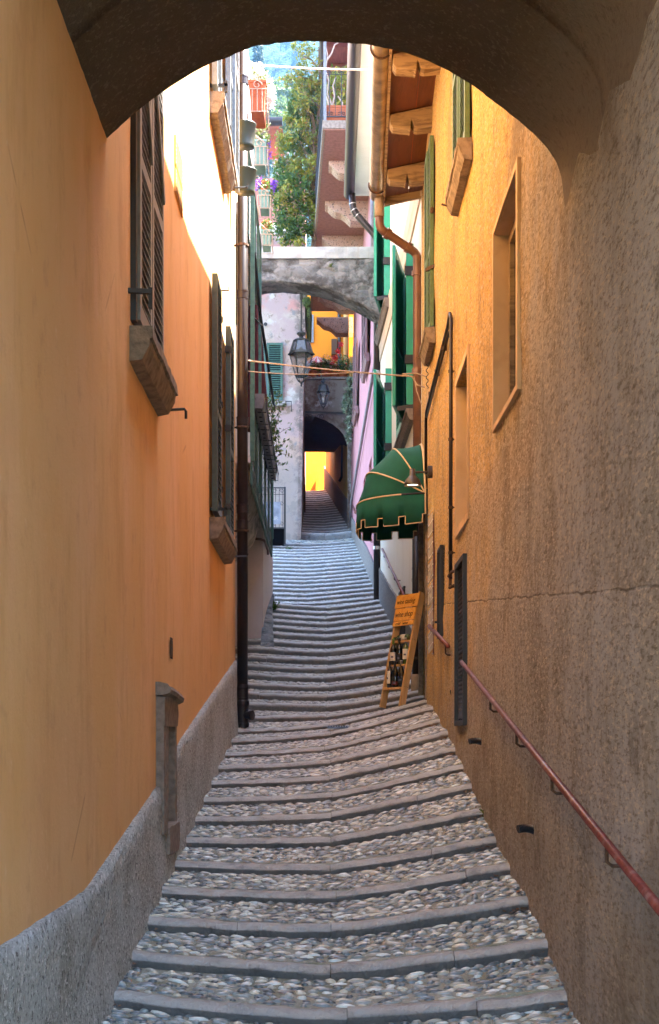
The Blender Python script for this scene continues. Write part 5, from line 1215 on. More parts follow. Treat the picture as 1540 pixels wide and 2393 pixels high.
# pots on the terrace
for i, (px, w0, h0, mm_, fl, lab) in enumerate([(731, .17, .20, 'leafdk', 'fpink', 'leftmost terracotta pot with pink flowers on the terrace wall'), (762, .16, .20, 'leaflt', 'fpink', 'terracotta pot with a bushy variegated plant, second from the left on the terrace wall'), (779, .17, .15, 'leaflt', 'fpink', 'low terracotta pot third from the left on the terrace wall'), (800, .17, .16, 'leafdk', 'fred', 'terracotta pot with red geraniums at the right end of the terrace wall')]):
    c = U(px, 887, 38.15); c.z = zt_+.06; t = thing('flower_pot', c, lab, 'flower pot', 'flower pots on the terrace wall'); q = MB(); q.lathe([(w0*.62, 0), (w0*.85, h0*.8), (w0*.98, h0*.8), (w0*.98, h0), (w0*.85, h0), (w0*.8, h0*.9), (0, h0*.9)], c, 16); q.build('pot', MAT['terracotta'], t)
    hh = [.22, .36, .2, .45][i]; foliage('leaves', [(c+Vector((0,0,h0+hh*.5)), (w0*1.45, w0*1.3, hh*.75), 520 if i != 2 else 160, .035, .2), (c+Vector((.02,0,h0+hh*.2)), (w0*1.7, w0*1.2, hh*.3), 160, .035, .3)], MAT[mm_], t)
    foliage('flowers', [(c+Vector((0,-.05,h0+hh*.7)), (w0*1.5, w0, hh*.6), 60 if i < 3 else 20, .03)], MAT[fl], t)
    if i == 3:
        for ox, oz, rr, nn_ in ((-.22,.40,.09,90), (-.28,.25,.07,40), (-.04,.78,.06,60), (-.12,.58,.06,50)): foliage('flower_head', [(c+Vector((ox, -.05, h0+oz)), (rr,.07,rr), nn_, .035)], MAT['fred'], t)
# striped parasol on the terrace
sp_ = thing('striped_parasol', (U(745, 0, 41).x, 41, zt_-.02), 'open red and white striped parasol behind the flower pots', 'parasol')
c = U(741, 832, 41); 
for k2, mt_ in ((0, simple('parasol_white', (.75,.68,.66), .8, .1)), (1, simple('parasol_red', (.60,.10,.13), .8, .1))):
    q = MB(); nS = 48
    for k in range(nS):
        if (k//1) % 2 != k2: continue
        a0, a1 = 2*pi*k/nS, 2*pi*(k+1)/nS; q.add([c+Vector((0,0,.0)), c+Vector((.85*cos(a0), .85*sin(a0), -.42)), c+Vector((.85*cos(a1), .85*sin(a1), -.42))], [(0,1,2)])
    q.build('canopy_stripes', mt_, sp_)
q = MB(); q.tube([(c.x, 41, zt_-.02), (c.x, 41, c.z)], .02, 6); q.build('pole', MAT['iron'], sp_)
# ivy down the pink wall
iv = thing('hanging_ivy', (.75, 36.5, 7.6), 'pale variegated ivy hanging down the corner of the pink house', 'ivy')
cl = []
for (x_, y_, rr) in ((822,860,.05),(820,890,.09),(816,915,.12),(812,935,.13),(813,960,.11),(816,985,.10),(815,1005,.07),(814,1022,.06),(808,945,.06),(806,955,.05),(819,940,.1)): cl.append((U(x_, y_, 36.9), (rr, .25, rr*1.3), 90, .055, .3))
foliage('leaves', cl, MAT['ivy'], iv); q = MB(); q.tube([U(822, 850, 37.2), U(817, 930, 37.1), U(815, 1020, 37.1)], .015, 5); q.build('stem', MAT['twig'], iv)

# gate and sign at the left of the landing
gt = thing('iron_gate', (-1.05, 33.5, 4.3), 'low wrought iron gate with scrolls holding a weathered blue grey sign', 'gate')
yg = 33.5; a = U(630, 1140, yg); b = U(664, 1234, yg); pst = U(665.5, 1268, yg)
q = MB(); q.box(pst.x-.02, pst.x+.025, yg-.025, yg+.025, pst.z-.05, a.z+.02); q.build('post', MAT['iron'], gt)
q = MB(); q.bar((-1.6, yg, a.z), (b.x, yg, a.z), .03, .025); q.bar((-1.6, yg, b.z), (b.x, yg, b.z), .03, .035); q.bar((-1.6, yg, a.z-.16), (b.x, yg, a.z-.16), .012, .012)
for i in range(9): x_ = b.x-.03-i*.09; q.bar((x_, yg, b.z), (x_, yg, a.z), .012, .012, (0,1,0))
for i in range(4):
    for zz in (a.z-.08, b.z+.10, (a.z+b.z)/2+.1): scroll(q, (b.x-.06-.17*i, yg-.01, zz), .055, (1,0,0), (0,0,1), 1 if i % 2 else -1, 1.2, .007)
q.build('scrollwork', MAT['iron'], gt)
sg = MB(); a2 = U(630, 1173, yg-.05); b2 = U(656, 1225, yg-.05); sg.box(a2.x-.2, b2.x, yg-.07, yg-.05, b2.z, a2.z)
o = sg.build('weathered_sign', simple('weathered_sign_paint', (.25,.27,.32), .7, .3, var=.4, scale=5, streak=(.20,.13,.12))); tag(o, 'weathered blue grey sign board hung on the iron gate', 'sign')
def text3(s, size, mat_, parent, M, name='lettering', ext=.001, shear=0, sx=1):
    cu = bpy.data.curves.new('t', 'FONT'); cu.body = s; cu.size = size; cu.extrude = ext; cu.shear = shear; to = bpy.data.objects.new('t', cu); COL.objects.link(to)
    bpy.context.view_layer.update(); me = bpy.data.meshes.new_from_object(to.evaluated_get(bpy.context.evaluated_depsgraph_get())); V = [M @ Vector((v.co.x*sx, v.co.y, v.co.z)) for v in me.vertices]; Fc = [tuple(p.vertices) for p in me.polygons]
    bpy.data.objects.remove(to); return mkobj(name, V, Fc, mat_, parent)
text3('UR', .12, simple('pale_lettering', (.5,.48,.45), .8, .1), o, Matrix.Translation((b2.x-.22, yg-.075, b2.z+.10)) @ Matrix.Rotation(R(90), 4, 'X'))
q = MB(); q.box(-1.7, pst.x-.04, 34.2, 34.3, 4.3, b.z+.1); q.box(-1.7, -1.6, 33.5, 34.3, 4.2, 6); o = q.build('dark_cellar_opening', MAT['black']); tag(o, 'black cellar opening below the iron gate', 'opening')

# ================================================================== trees
tr = thing('climbing_shrub', (-.5, 37.2, 13.0), 'tall dense yellow green shrub climbing beside the high balcony', 'shrub')
cl = []; cl2 = []
outl = [(560,655,700),(530,650,735),(500,643,738),(470,640,740),(440,638,740),(410,640,742),(380,643,744),(350,650,747),(320,653,750),(290,665,752),(265,672,752),(240,680,752),(215,690,754),(195,697,756)]
for (yy, xa, xb2) in outl:
    x_ = xa+8
    while x_ < xb2+6:
        p = U(x_+random.uniform(-5,5), yy+random.uniform(-12,12), 33.0+random.uniform(-.5,.6)); (cl if random.random() < .62 else cl2).append((p, (.19,.3,.20), 135, .052, .15)); x_ += 13
for (x_, y_) in ((690,110),(700,125),(705,150),(700,170),(690,185),(675,190),(715,160),(720,130),(730,115),(735,170),(725,185),(740,150),(705,200),(683,176),(735,200),(668,186),(712,108),(745,190)):
    cl.append((U(x_, y_, 32.5+random.uniform(-.5,.5)), (.15,.25,.12), 38, .05, .2))
foliage('leaves', cl, MAT['leaf'], tr); foliage('dark_leaves', cl2, MAT['leafdk'], tr)
q = MB(); base = U(728, 640, 33.2)
for k in range(26):
    p0 = U(735+random.uniform(-8,8), random.uniform(300,570), 33.0); p1 = U(random.uniform(660,745), CY-(p0.z*F/33)-random.uniform(20,70), 32.9+random.uniform(-.3,.3)); mdl = (p0+p1)/2+Vector((random.uniform(-.1,.1), 0, random.uniform(-.1,.1))); q.tube([p0, mdl, p1], [.022,.014,.006], 5)
q.tube([base, U(735, 520, 33.1), U(738, 400, 33.1), U(742, 300, 33.1), U(747, 200, 33), U(745, 110, 33)], [.06,.05,.045,.04,.03,.015], 6)
for (a, b) in (((742,215),(700,205)),((745,160),(705,130)),((745,250),(690,210)),((742,190),(672,188))): A_ = U(*a, 32.9); B_ = U(*b, 32.6); q.tube([A_, (A_+B_)/2+Vector((0,0,.08)), B_], [.02,.014,.006], 5)
q.build('branch', MAT['twig'], tr)
# shrubs in the balcony planter
sb = thing('balcony_shrub', (.4, 27.9, 12.6), 'leafy potted shrub with bare twisted stems behind the high balcony railing', 'shrub')
cl = [(U(x_, y_, 28.0+random.uniform(-.2,.5)), (.13,.22,.14), 95, .045, .2) for (x_, y_) in ((775,245),(790,230),(800,245),(815,250),(826,240),(808,225),(822,215),(790,205),(775,190),(800,190),(815,180),(828,190),(785,175),(805,172),(770,215),(825,165),(797,260),(780,262))]
foliage('leaves', cl, MAT['leaf'], sb); q = MB()
for l in ([(778,262),(774,240),(765,220),(768,190),(762,160),(766,130),(760,98)],[(770,262),(766,235),(758,215),(762,180),(757,150),(762,110)],[(775,255),(782,225),(778,200),(785,180)],[(803,262),(800,240),(790,225)],[(765,140),(775,125),(782,105),(795,97)]):
    q.tube([U(x_, y_, 27.75) for x_, y_ in l], [.020-.0022*i for i in range(len(l))], 6)
q.build('stem', simple('pale_bark', (.42,.33,.27), .9, .1, var=.25), sb)
# cypress and pale trees on the slope, seen past the roofs
cy = thing('cypress_tree', (U(605,0,118).x, 118, 34), 'tall dark conical cypress rising behind the flower boxes', 'tree'); cl = []
for i in range(46):
    t = i/45; z = 58.9-(58.9-38)*t; r = .25+1.25*min(1, t*3.2)
    for k in range(4): a = random.random()*6.3; cl.append(((U(603,0,118).x+r*.5*cos(a), 118+r*.5*sin(a), z), (r*.5, r*.5, .9), 60, .20, .4, .6, 1.5))
foliage('crown', cl, MAT['cypress'], cy); q = MB(); q.tube([(U(603,0,118).x, 118, 32), (U(603,0,118).x, 118, 50)], [.3,.1], 8); q.build('trunk', MAT['twig'], cy)
for i, (px, py, d_, r, lab) in enumerate([(648, 265, 95, 1.1, 'round pale green tree left of the climbing shrub, nearest the cypress'), (672, 235, 100, 1.25, 'taller pale green tree touching the climbing shrub'), (640, 215, 110, .9, 'small pale tree top between the cypress and the round trees'), (663, 300, 88, 1.0, 'lowest pale green tree above the red brown eave'), (690, 205, 112, .9, 'pale tree top behind the wispy shrub branches')]):
    c = U(px, py, d_); t = thing('hillside_tree', (c.x, d_, c.z-4), lab, 'tree', 'pale trees on the far slope'); cl = []
    for k in range(26): u_ = Vector((random.gauss(0,1), random.gauss(0,1), random.gauss(0,1))).normalized()*r*random.uniform(.3,1); cl.append((c+u_, (.35,.35,.3), 70, .14, .3))
    foliage('crown', cl, MAT['leaflt'], t); q = MB(); q.tube([(c.x, d_, c.z-6), (c.x, d_, c.z)], [.15,.06], 6); q.build('trunk', MAT['twig'], t)

# ================================================================== LANTERNS
def lantern(cx, cy, zrim, k, ztop, label, name='hanging_lantern'):
    """zrim: height of the wide rim; k: size factor (rim corner radius .22 m at 1)"""
    c = Vector((cx, cy, zrim)); t = thing(name, (cx, cy, ztop), label, 'lantern'); hexa = lambda r, z, i, o=0: c+Vector((r*k*cos(pi*i/3+o), r*k*sin(pi*i/3+o), z*k))
    L_ = MAT['lantern']; zt2 = .235
    q = MB(); q.tube([(cx, cy, ztop), (cx, cy, zrim+k*(zt2+.17))], .013*k+.002, 8); q.lathe([(.014,-.12),(.028,-.10),(.028,0),(.014,.01)], (cx, cy, ztop), 8); q.build('rod', L_, t)
    q = MB(); q.lathe([(.14*k, zt2*k-.002), (.13*k, (zt2+.02)*k), (.05*k, (zt2+.05)*k), (.035*k, (zt2+.075)*k), (.04*k, (zt2+.085)*k), (.082*k, (zt2+.12)*k), (.08*k, (zt2+.14)*k), (.055*k, (zt2+.16)*k), (.02*k, (zt2+.175)*k), (.018*k, (zt2+.22)*k), (0, (zt2+.23)*k)], (cx, cy, zrim), 16); q.build('finial', L_, t, smooth=True)
    q = MB()
    for i in range(6): q.add([hexa(.205,.01,i), hexa(.205,.01,i+1), hexa(.135,zt2,i+1), hexa(.135,zt2,i)], [(0,1,2,3)])
    q.build('roof_pane', simple('smoky_roof_pane', (.07,.085,.10), .25, .5) if 'smoky_roof_pane' not in bpy.data.materials else bpy.data.materials['smoky_roof_pane'], t)
    q = MB()
    for i in range(6):
        q.bar(hexa(.215,.0,i), hexa(.14,zt2,i), .016*k, .016*k); q.bar(hexa(.14,zt2,i), hexa(.14,zt2,i+1), .018*k, .02*k); q.bar(hexa(.225,0,i), hexa(.225,0,i+1), .03*k, .022*k)
        q.bar(hexa(.205,-.01,i), hexa(.105,-.375,i), .02*k, .02*k); q.bar(hexa(.105,-.375,i), hexa(.105,-.375,i+1), .022*k, .022*k)
    q.build('frame', L_, t)
    q = MB()                                          # crest ornaments on the rim
    for i in range(6):
        a, b = hexa(.225,.012,i), hexa(.225,.012,i+1); u_ = (b-a); out_ = ((a+b)/2-c); out_.z = 0; out_.normalize(); th = out_*.006
        hs_ = [0,.015,.03,.02,.045,.075,.045,.02,.03,.015,0]; poly = [a+u_*(j/10)+Vector((0,0,hs_[j]*k)) for j in range(11)]
        q.prism([a]+poly[1:-1]+[b], -th)
    q.build('rim_crest', L_, t)
    for i in range(6):
        q = MB(); q.add([hexa(.193,-.02,i), hexa(.193,-.02,i+1), hexa(.100,-.365,i+1), hexa(.100,-.365,i)], [(0,1,2,3)]); q.build('pane', MAT['lglass'], t)
    q = MB()
    for i in range(12): a_ = i*pi/6; e = Vector((cos(a_), sin(a_), 0)); q.tube([c+e*.095*k+Vector((0,0,-.385*k)), c+e*.085*k+Vector((0,0,-.43*k)), c+e*.055*k+Vector((0,0,-.475*k)), c+e*.015*k+Vector((0,0,-.505*k))], .006*k, 5)
    q.lathe([(.10*k,-.40*k),(.104*k,-.392*k),(.10*k,-.384*k)], c, 12); q.lathe([(.02*k,-.50*k),(.024*k,-.515*k),(.012*k,-.535*k),(.018*k,-.55*k),(0,-.58*k)], c, 8); q.build('bottom_cage', L_, t)
    q = MB(); q.lathe([(.016*k,-.36*k),(.018*k,-.30*k),(.03*k,-.27*k),(.034*k,-.23*k),(.028*k,-.18*k),(.0,-.155*k)], c, 12); q.build('bulb', simple('milky_bulb', (.75,.75,.78), .3, .5) if 'milky_bulb' not in bpy.data.materials else bpy.data.materials['milky_bulb'], t, smooth=True); return t
d = 24.35; c = U(704, 828, d); lantern(c.x, d, c.z, 1.0, zat(686, d), 'grey hexagonal street lantern hanging on a rod from the stone bridge arch')
d = 36.9; c = U(755.5, 917, d); lantern(c.x, d, c.z, .80, zat(884, d), 'smaller hexagonal lantern in front of the mouldy terrace wall, above the dark alley')
lb = thing('lantern_bar', (.1, 37.5, 8.6), 'dark iron bar with scrolls across the mouldy wall below the smaller lantern', 'bracket')
q = MB(); a = U(713, 963, 37.8); b = U(806, 966, 37.8); q.bar(a, b, .05, .05); q.bar(U(755.5, 884, 36.9), U(755.5, 884, 38.0), .02, .02); q.build('bar', MAT['iron'], lb)
q = MB()
for px in (718, 726, 745, 752): scroll(q, U(px, 974, 37.8), .07, (1,0,0), (0,0,1), 1 if px % 2 else -1, 1.2, .008)
q.tube([U(716, 985, 37.8), U(728, 985, 37.7), U(738, 972, 37.6)], .008, 5); q.build('scroll', MAT['iron'], lb)

# ================================================================== AWNING
yA, yB = 15.6, 17.0; xw = xR(15.7)-.03; zp = zat(1152, 15.6)
aw = thing('awning', (xw, (yA+yB)/2, zp-.4), 'dark green dome awning with cream piping and a crenellated valance over the shop door', 'awning')
def hoop(th, Rr, n=29, e=2.7):
    out = []
    for i in range(n):
        t = -1+2*i/(n-1); tt = math.copysign(1-(1-abs(t))**1.6, t)
        s_ = Rr*(max(0, 1-abs(tt)**e))**(1/e) ; yy = (yA+yB)/2+(yB-yA)/2*tt
        out.append(Vector((xw-s_*cos(th), yy, zp+s_*sin(th))))
    return out
HO = [(R(88), .66), (R(60), .70), (R(26), .72), (R(-3), .76)]
P = []
for i in range(3):
    for k in range(6):
        t = k/6; th = HO[i][0]*(1-t)+HO[i+1][0]*t; Rr = (HO[i][1]*(1-t)+HO[i+1][1]*t)-.035*sin(pi*t); P.append(hoop(th, Rr))
lowh = hoop(*HO[3]); P.append(lowh)
q = MB(); q.grid(P)
# valance with crenellations
L_ = [0]
for a, b in zip(lowh[:-1], lowh[1:]): L_.append(L_[-1]+(b-a).length)
def alongh(s):
    j = max(0, min(len(lowh)-2, int(np.searchsorted(L_, s))-1)); u_ = (s-L_[j])/(L_[j+1]-L_[j]); return lowh[j].lerp(lowh[j+1], u_)
tot = L_[-1]; per = tot/9; edgep = []; rows = []
n = 216
def vh(s):
    ph = (s/per+.15) % 1.0; return .285 if ph > .30 else .205
topz = []
for i in range(n+1):
    s_ = tot*i/n; p = alongh(s_); h = vh(s_)*1.15; sag = .015*sin(s_*5); o = .02*sin(s_*7+1)
    cx2, cy2 = xw, (yA+yB)/2; out_ = Vector((p.x-cx2, p.y-cy2, 0)).normalized()
    rows.append([p+Vector((0,0,0)), p+out_*o*.3-Vector((0,0,h*.5)), p+out_*o-Vector((0,0,h+sag))]); edgep.append(p+out_*o-Vector((0,0,h+sag)))
q2 = MB(); q2.grid(rows); q.add(q2.v, q2.f)
o = q.build('canopy', MAT['awning'], aw, smooth=True); sd = o.modifiers.new('solid', 'SOLIDIFY'); sd.thickness = .004
q = MB()
for th, Rr in HO[1:]: q.tube(hoop(th, Rr+.004), .009, 6)
q.tube([p+Vector((0,-.004,0)) for p in hoop(HO[0][0], HO[0][1])], .012, 6)
ee = []
for i in range(n+1):
    if i and abs((edgep[i]-edgep[i-1]).z) > .04: ee.append(Vector((edgep[i-1].x, edgep[i-1].y, edgep[i].z)))
    ee.append(edgep[i])
q.tube(ee, .0065, 5); q.tube([lowh[0]+Vector((0,-.003,0)), edgep[0]], .009, 5); q.build('piping', MAT['piping'], aw)
q = MB()
for yy in (yA+.02, yB-.02):
    q.bar((xw+.02, yy, zp-.35), (xw+.02, yy, zp+.05), .03, .04); q.lathe([(.0,-.02),(.035,-.018),(.035,.018),(0,.02)], (xw-.01, yy, zp), 12, (0,1,0))
q.tube(hoop(R(-3), .72), .012, 6); q.build('pivot_frame', MAT['iron'], aw)
# shop corner beam and wall lamp
wl = thing('wall_lamp', U(1006, 1103, 14.9), 'small brown bell shaped wall lamp, lit, in front of the green awning', 'lamp')
c0 = Vector((xR(14.9), 14.9, zat(1103, 14.9))); c1 = U(964, 1103, 14.85)
q = MB(); q.lathe([(.0,-.0),(.066,.0),(.066,.055),(0,.057)], c0+Vector((.012,0,0)), 24, (-1,0,0)); q.build('wall_plate', MAT['lampbrown'], wl)
q = MB(); q.tube([c0+Vector((-.04,0,0)), Vector((c1.x, 14.87, c1.z))], .012, 10); q.build('arm', MAT['lampbrown'], wl)
q = MB(); q.lathe([(0,.035),(.028,.033),(.034,-.035),(.045,-.05),(.075,-.085),(.090,-.125),(.092,-.150),(.088,-.150),(.086,-.125),(.07,-.085),(.03,-.05)], c1, 28); q.build('shade', MAT['lampbrown'], wl, smooth=True)
q = MB(); q.lathe([(.0,-.125),(.084,-.128),(.084,-.124),(0,-.12)], c1, 24); q.build('lit_glass', MAT['lit'], wl)
# clear sign holder with pegs
sh = thing('clear_sign_holder', (1.15, 14.4, .9), 'brown metal strip holding clear zigzag panels on steel pegs beside the shop', 'sign holder')
q = MB(); d = 14.55; a = U(1013, 1193, d); b = U(1020, 1548, d); q.prism([(a.x-.005, d, b.z+.1), (b.x, d, b.z), (b.x+.01, d, b.z+.2), (b.x, d, a.z-.05), (a.x+.01, d, a.z+.04), (a.x-.005, d, a.z-.1)], (0, .02, 0)); q.build('strip', MAT['handrail'], sh)
for i in range(6):
    z1 = a.z-.06-i*.245; q = MB(); q.prism([(a.x-.062, d-.03, z1-.03), (a.x-.01, d-.03, z1+.05), (a.x-.005, d-.03, z1-.17), (a.x-.06, d-.03, z1-.245)], (0, .006, 0)); q.build('clear_panel', MAT['acryl'], sh)
q = MB()
for i in range(13):
    for dx in (-.055, -.012): z = a.z-.05-i*.118-(0 if dx < -.03 else .05); q.lathe([(.0,-.012),(.007,-.01),(.007,.03),(0,.032)], (a.x+dx, d-.045, z), 8, (0,1,0)); 
    q.tube([(a.x-.055, d-.035, a.z-.05-i*.118), (a.x-.012, d-.035, a.z+.02-i*.118)], .0025, 4)
q.build('peg', MAT['zinc'], sh)
# handrails
def handrail(pts, r, brs, label):
    t = thing('handrail', pts[-1], label, 'handrail'); q = MB(); q.tube(pts, r, 12); q.build('rail', MAT['handrail'], t, smooth=True)
    for p in brs:
        q = MB(); p = Vector(p); x_ = xR(p.y); q.tube([p, p+Vector((0,0,-.07)), p+Vector((.02,0,-.085)), Vector((x_+.01, p.y, p.z-.085))], .008, 6); q.build('bracket', MAT['rusty'], t)
    return t
A_ = U(1079, 1548, 10.5); B_ = U(1540, 2122, 4.30); dr = (B_-A_); Bx = A_+dr*1.15
def onr(px):
    best = min(np.linspace(0, 1.1, 800), key=lambda t: abs(CX+(A_+dr*t).x*F/(A_+dr*t).y-px)); return A_+dr*best
handrail([A_, (A_+Bx)/2, Bx], .0175, [onr(p) for p in (1146, 1207, 1290, 1418)], 'long red brown handrail sloping down the rough wall toward the viewer')
A2 = U(1003, 1463, 14.1); B2 = U(1047, 1510, 12.2); handrail([A2, B2], .021, [A2+Vector((0,-.5,-.02)), B2+Vector((0,.25,.02))], 'short red brown handrail end beside the clear sign holder')
A3 = U(893, 1283, 24.4); B3 = U(946, 1396, 18.6); handrail([A3, B3], .021, [A3.lerp(B3, t) for t in (.1,.35,.6,.85)], 'thin red brown handrail on the cream house wall behind the ladder')
A4 = U(822, 1180, 36.5); B4 = U(868, 1262, 26.5); handrail([A4, B4], .02, [A4.lerp(B4, t) for t in (.2,.6,.95)], 'distant red brown handrail along the pink house wall')
# corrugated hose ends
def hose(pw, tip, d, label):
    t = MB(); a = Vector((xR(d)+.02, d, zat(pw[1], d))); b = U(tip[0], tip[1], d-.03); pts_ = [a.lerp(b, s)+Vector((0,0,.012*sin(pi*s))) for s in np.linspace(0, 1, 33)]
    t.tube(pts_, [.019 if i % 2 else .0235 for i in range(33)], 12); o = t.build('corrugated_hose', MAT['hose']); tag(o, label, 'hose', 'hose ends poking from the rough wall')
hose((1127, 1738), (1097, 1733), dR(1126), 'farther short black corrugated hose end poking from the rough wall'); hose((1247, 1944), (1211, 1938), dR(1247), 'nearer black corrugated hose end poking from the rough wall below the handrail')
q = MB(); c = U(1054, 1615, 12.4); q.tube([c+Vector((.03,0,.03)), c, c+Vector((.015,0,-.05)), c+Vector((.025,0,-.06))], .013, 8); o = q.build('cut_pipe_stub', MAT['hose']); tag(o, 'small black cut pipe stub low on the ochre wall', 'pipe')

# ================================================================== overhead cables
def cable(p, q_, sag, r, name, label, twist=0, n=40):
    t = MB(); p, q_ = Vector(p), Vector(q_); m_ = 3 if twist else 1
    for k in range(m_):
        pts_ = []
        for i in range(n+1):
            s_ = i/n; c = p.lerp(q_, s_)-Vector((0,0,sag*4*s_*(1-s_)))
            if twist: c = c+Vector((0, cos(s_*twist+k*2.1)*r*1.1, sin(s_*twist+k*2.1)*r*1.1))
            pts_.append(c)
        t.tube(pts_, r, 5)
    o = t.build(name, MAT['wire'] if 'top' not in name else MAT['wire'], smooth=True); return tag(o, label, 'cable')
cable(U(575, 842, 15.9), U(968, 880, 15.9), .015, .005, 'overhead_cable', 'upper twisted cable bundle crossing the lane in front of the lantern', twist=60)
cable(U(575, 867, 15.9), U(830, 870, 15.9), .03, .005, 'overhead_cable', 'lower single cable joining the twisted bundle across the lane')
o = cable(U(575, 149, 16.0), U(882, 163, 15.9), .02, .0055, 'overhead_cable', 'thin white twisted wire crossing the lane near the top of the arch', twist=50)
o.data.materials.clear(); o.data.materials.append(simple('white_cable', (.7,.7,.72), .6, .3))
q = MB(); q.tube([U(945, 876, 15.9), U(962, 880, 15.9), U(968, 888, 15.9), U(975, 900, 15.9), Vector((xR(15.9)-.02, 15.9, zat(905, 15.9)))], .008, 6); q.tube([U(940, 874, 15.9), U(972, 872, 15.9), Vector((xR(15.9), 15.9, zat(880, 15.9)))], .008, 6); q.tube([U(968, 882, 15.9), U(974, 915, 15.9), U(985, 945, 15.9)], .007, 5); o = q.build('cable_tail', MAT['wire']); tag(o, 'frayed cable tails where the bundle meets the ochre wall', 'cable')
cr = thing('wall_hook', U(1005, 880, 15), 'coiled black cable spring beside the copper downpipe on the ochre wall', 'hook'); q = MB(); q.tube([Vector((xR(15.2)-.03-.012*cos(i), 15.2, zat(850, 15.2)-i*.012)) for i in range(24)], .005, 5); q.build('coil', MAT['iron'], cr)

# ================================================================== WINE LADDER
lf = Vector((.715, 16.28, 0)); rf_ = Vector((.925, 15.98, 0)); lf.z = zat(1648, 16.28); rf_.z = zat(1646, 15.98)
lean = Vector((.245, .18, 1.32)); wdir = (rf_-lf).normalized(); updir = lean.normalized(); nrm = wdir.cross(updir).normalized()
if nrm.x > 0: nrm = -nrm                                    # front, toward the lane
ld = thing('display_ladder', (lf+rf_)/2, 'pale pine ladder shelf with a handwritten wine board leaning by the shop', 'ladder')
for base in (lf, rf_):
    q = MB(); a = base-nrm*.0; q.bar(base-updir*.03, base+lean, .085, .026, tuple(wdir)); q.build('side_board', MAT['pine'], ld, bev=.002)
Wd = (rf_-lf).length
boards = []
for i, (t0, t1, sx, sw_) in enumerate([(.865, .985, .03, .02), (.745, .86, 0, 0), (.70, .742, 0, 0)]):
    c = (lf+rf_)/2+lean*((t0+t1)/2)+nrm*.052; hh = lean.length*(t1-t0)/2-.002
    q = MB(); q.obox(c-wdir*sx*0, wdir, updir, nrm, Wd/2+.012+(.02 if i == 0 else 0), hh, .008); boards.append(q.build('sign_board', MAT['signwood'], ld, bev=.002))
ink = simple('dark_brown_ink', (.045,.02,.012), .7, .2)
def boardtext(s, size, t, off, b, shear=.15, sx=1.0):
    o0 = (lf+rf_)/2+lean*t+nrm*.0615+wdir*off; M = Matrix(((wdir.x, updir.x, nrm.x, o0.x), (wdir.y, updir.y, nrm.y, o0.y), (wdir.z, updir.z, nrm.z, o0.z), (0,0,0,1))); return text3(s, size, ink, b, M, shear=shear, sx=sx)
if wdir.cross(updir).dot(nrm) < 0: pass
boardtext('wine tasting', .082, .900, -.185, boards[0], sx=.86); boardtext('wine shop', .10, .780, -.175, boards[1], sx=.80); boardtext('cold   wine', .055, .707, -.14, boards[2], sx=.95)
zs_ = [.145, .35, .565]; shelfp = []
for t in zs_:
    c = (lf+rf_)/2+lean*t; q = MB(); hz = Vector((0,0,1)); fr_ = Vector((nrm.x, nrm.y, 0)).normalized(); q.obox(c+fr_*.0, wdir, fr_, hz, Wd/2-.012, .062, .011); q.build('shelf', MAT['pine'], ld, bev=.002); shelfp.append((c+Vector((0,0,.0115)), fr_))
q = MB()
for t in (.155, .36, .575, .80):
    for k in (-.025, 0, .025): p = rf_+lean*t+wdir*.0135+nrm*k; q.lathe([(.0,0),(.004,0),(.004,.001),(0,.0015)], p, 6, tuple(wdir))
q.build('screw', MAT['iron'], ld)
def bottle(p, label, glass, lab_c, cap_c, kind=0, lie=None, rot=0, labz=(.06,.17)):
    t = thing('wine_bottle', p, label, 'wine bottle', 'bottles on the ladder shelves'); ax = Vector(lie).normalized() if lie is not None else Vector((0,0,1))
    pr = [(0,0),(.034,.002),(.0375,.01),(.0375,.175),(.034,.20),(.020,.225),(.0145,.245),(.0135,.30),(.0155,.302),(.0155,.312),(0,.314)] if kind == 0 else [(0,0),(.038,.002),(.043,.012),(.043,.12),(.038,.165),(.026,.21),(.0155,.25),(.0135,.295),(.016,.30),(.016,.31),(0,.312)]
    q = MB(); q.lathe(pr, p, 20, ax if lie is not None else None); q.build('glass_body', glass, t, smooth=True)
    r = .0385 if kind == 0 else .044
    q = MB(); 
    if lie is None:
        fa_ = math.atan2(-.9, -.35)+rot; rows = [[Vector(p)+Vector((r*cos(fa_+a), r*sin(fa_+a), z)) for a in np.linspace(-1.05, 1.05, 12)] for z in labz]; q.grid(rows); lo_ = q.build('label', lab_c, t, smooth=True)
        q = MB(); rr = r+.0006; zz = labz[0]+(labz[1]-labz[0])*.35; rows = [[Vector(p)+Vector((rr*cos(fa_+a), rr*sin(fa_+a), z)) for a in np.linspace(-.45, .35, 6)] for z in (zz, zz+.022)]; q.grid(rows); q.build('label_print', simple('label_print', (.12,.12,.16), .7, .2) if 'label_print' not in bpy.data.materials else bpy.data.materials['label_print'], lo_)
        q = MB(); q.lathe([(.0150,.245),(.0146,.30),(.0166,.301),(.0166,.313),(0,.3155)], p, 14); q.build('capsule', cap_c, t, smooth=True)
    else:
        q.lathe([(r,.05),(r,.14)], p, 18, ax); q.build('label', lab_c, t, smooth=True)
    return t
gd = MT('dark_bottle_glass', .06, .7); gd.col = (.012,.009,.006); gd = gd.done(); gg_ = MT('green_bottle_glass', .08, .7); gg_.col = (.06,.09,.02); gg_ = gg_.done()
lw = simple('cream_paper_label', (.68,.62,.52), .8, .2, var=.05); lk = simple('black_paper_label', (.02,.018,.018), .6, .3); cg = simple('green_capsule', (.22,.33,.03), .35, .5); ck_ = simple('black_capsule', (.02,.015,.015), .35, .5); cw_ = simple('silver_capsule', (.4,.38,.36), .35, .5, metal=.4); lr = simple('dark_red_label', (.12,.02,.015), .6, .3)
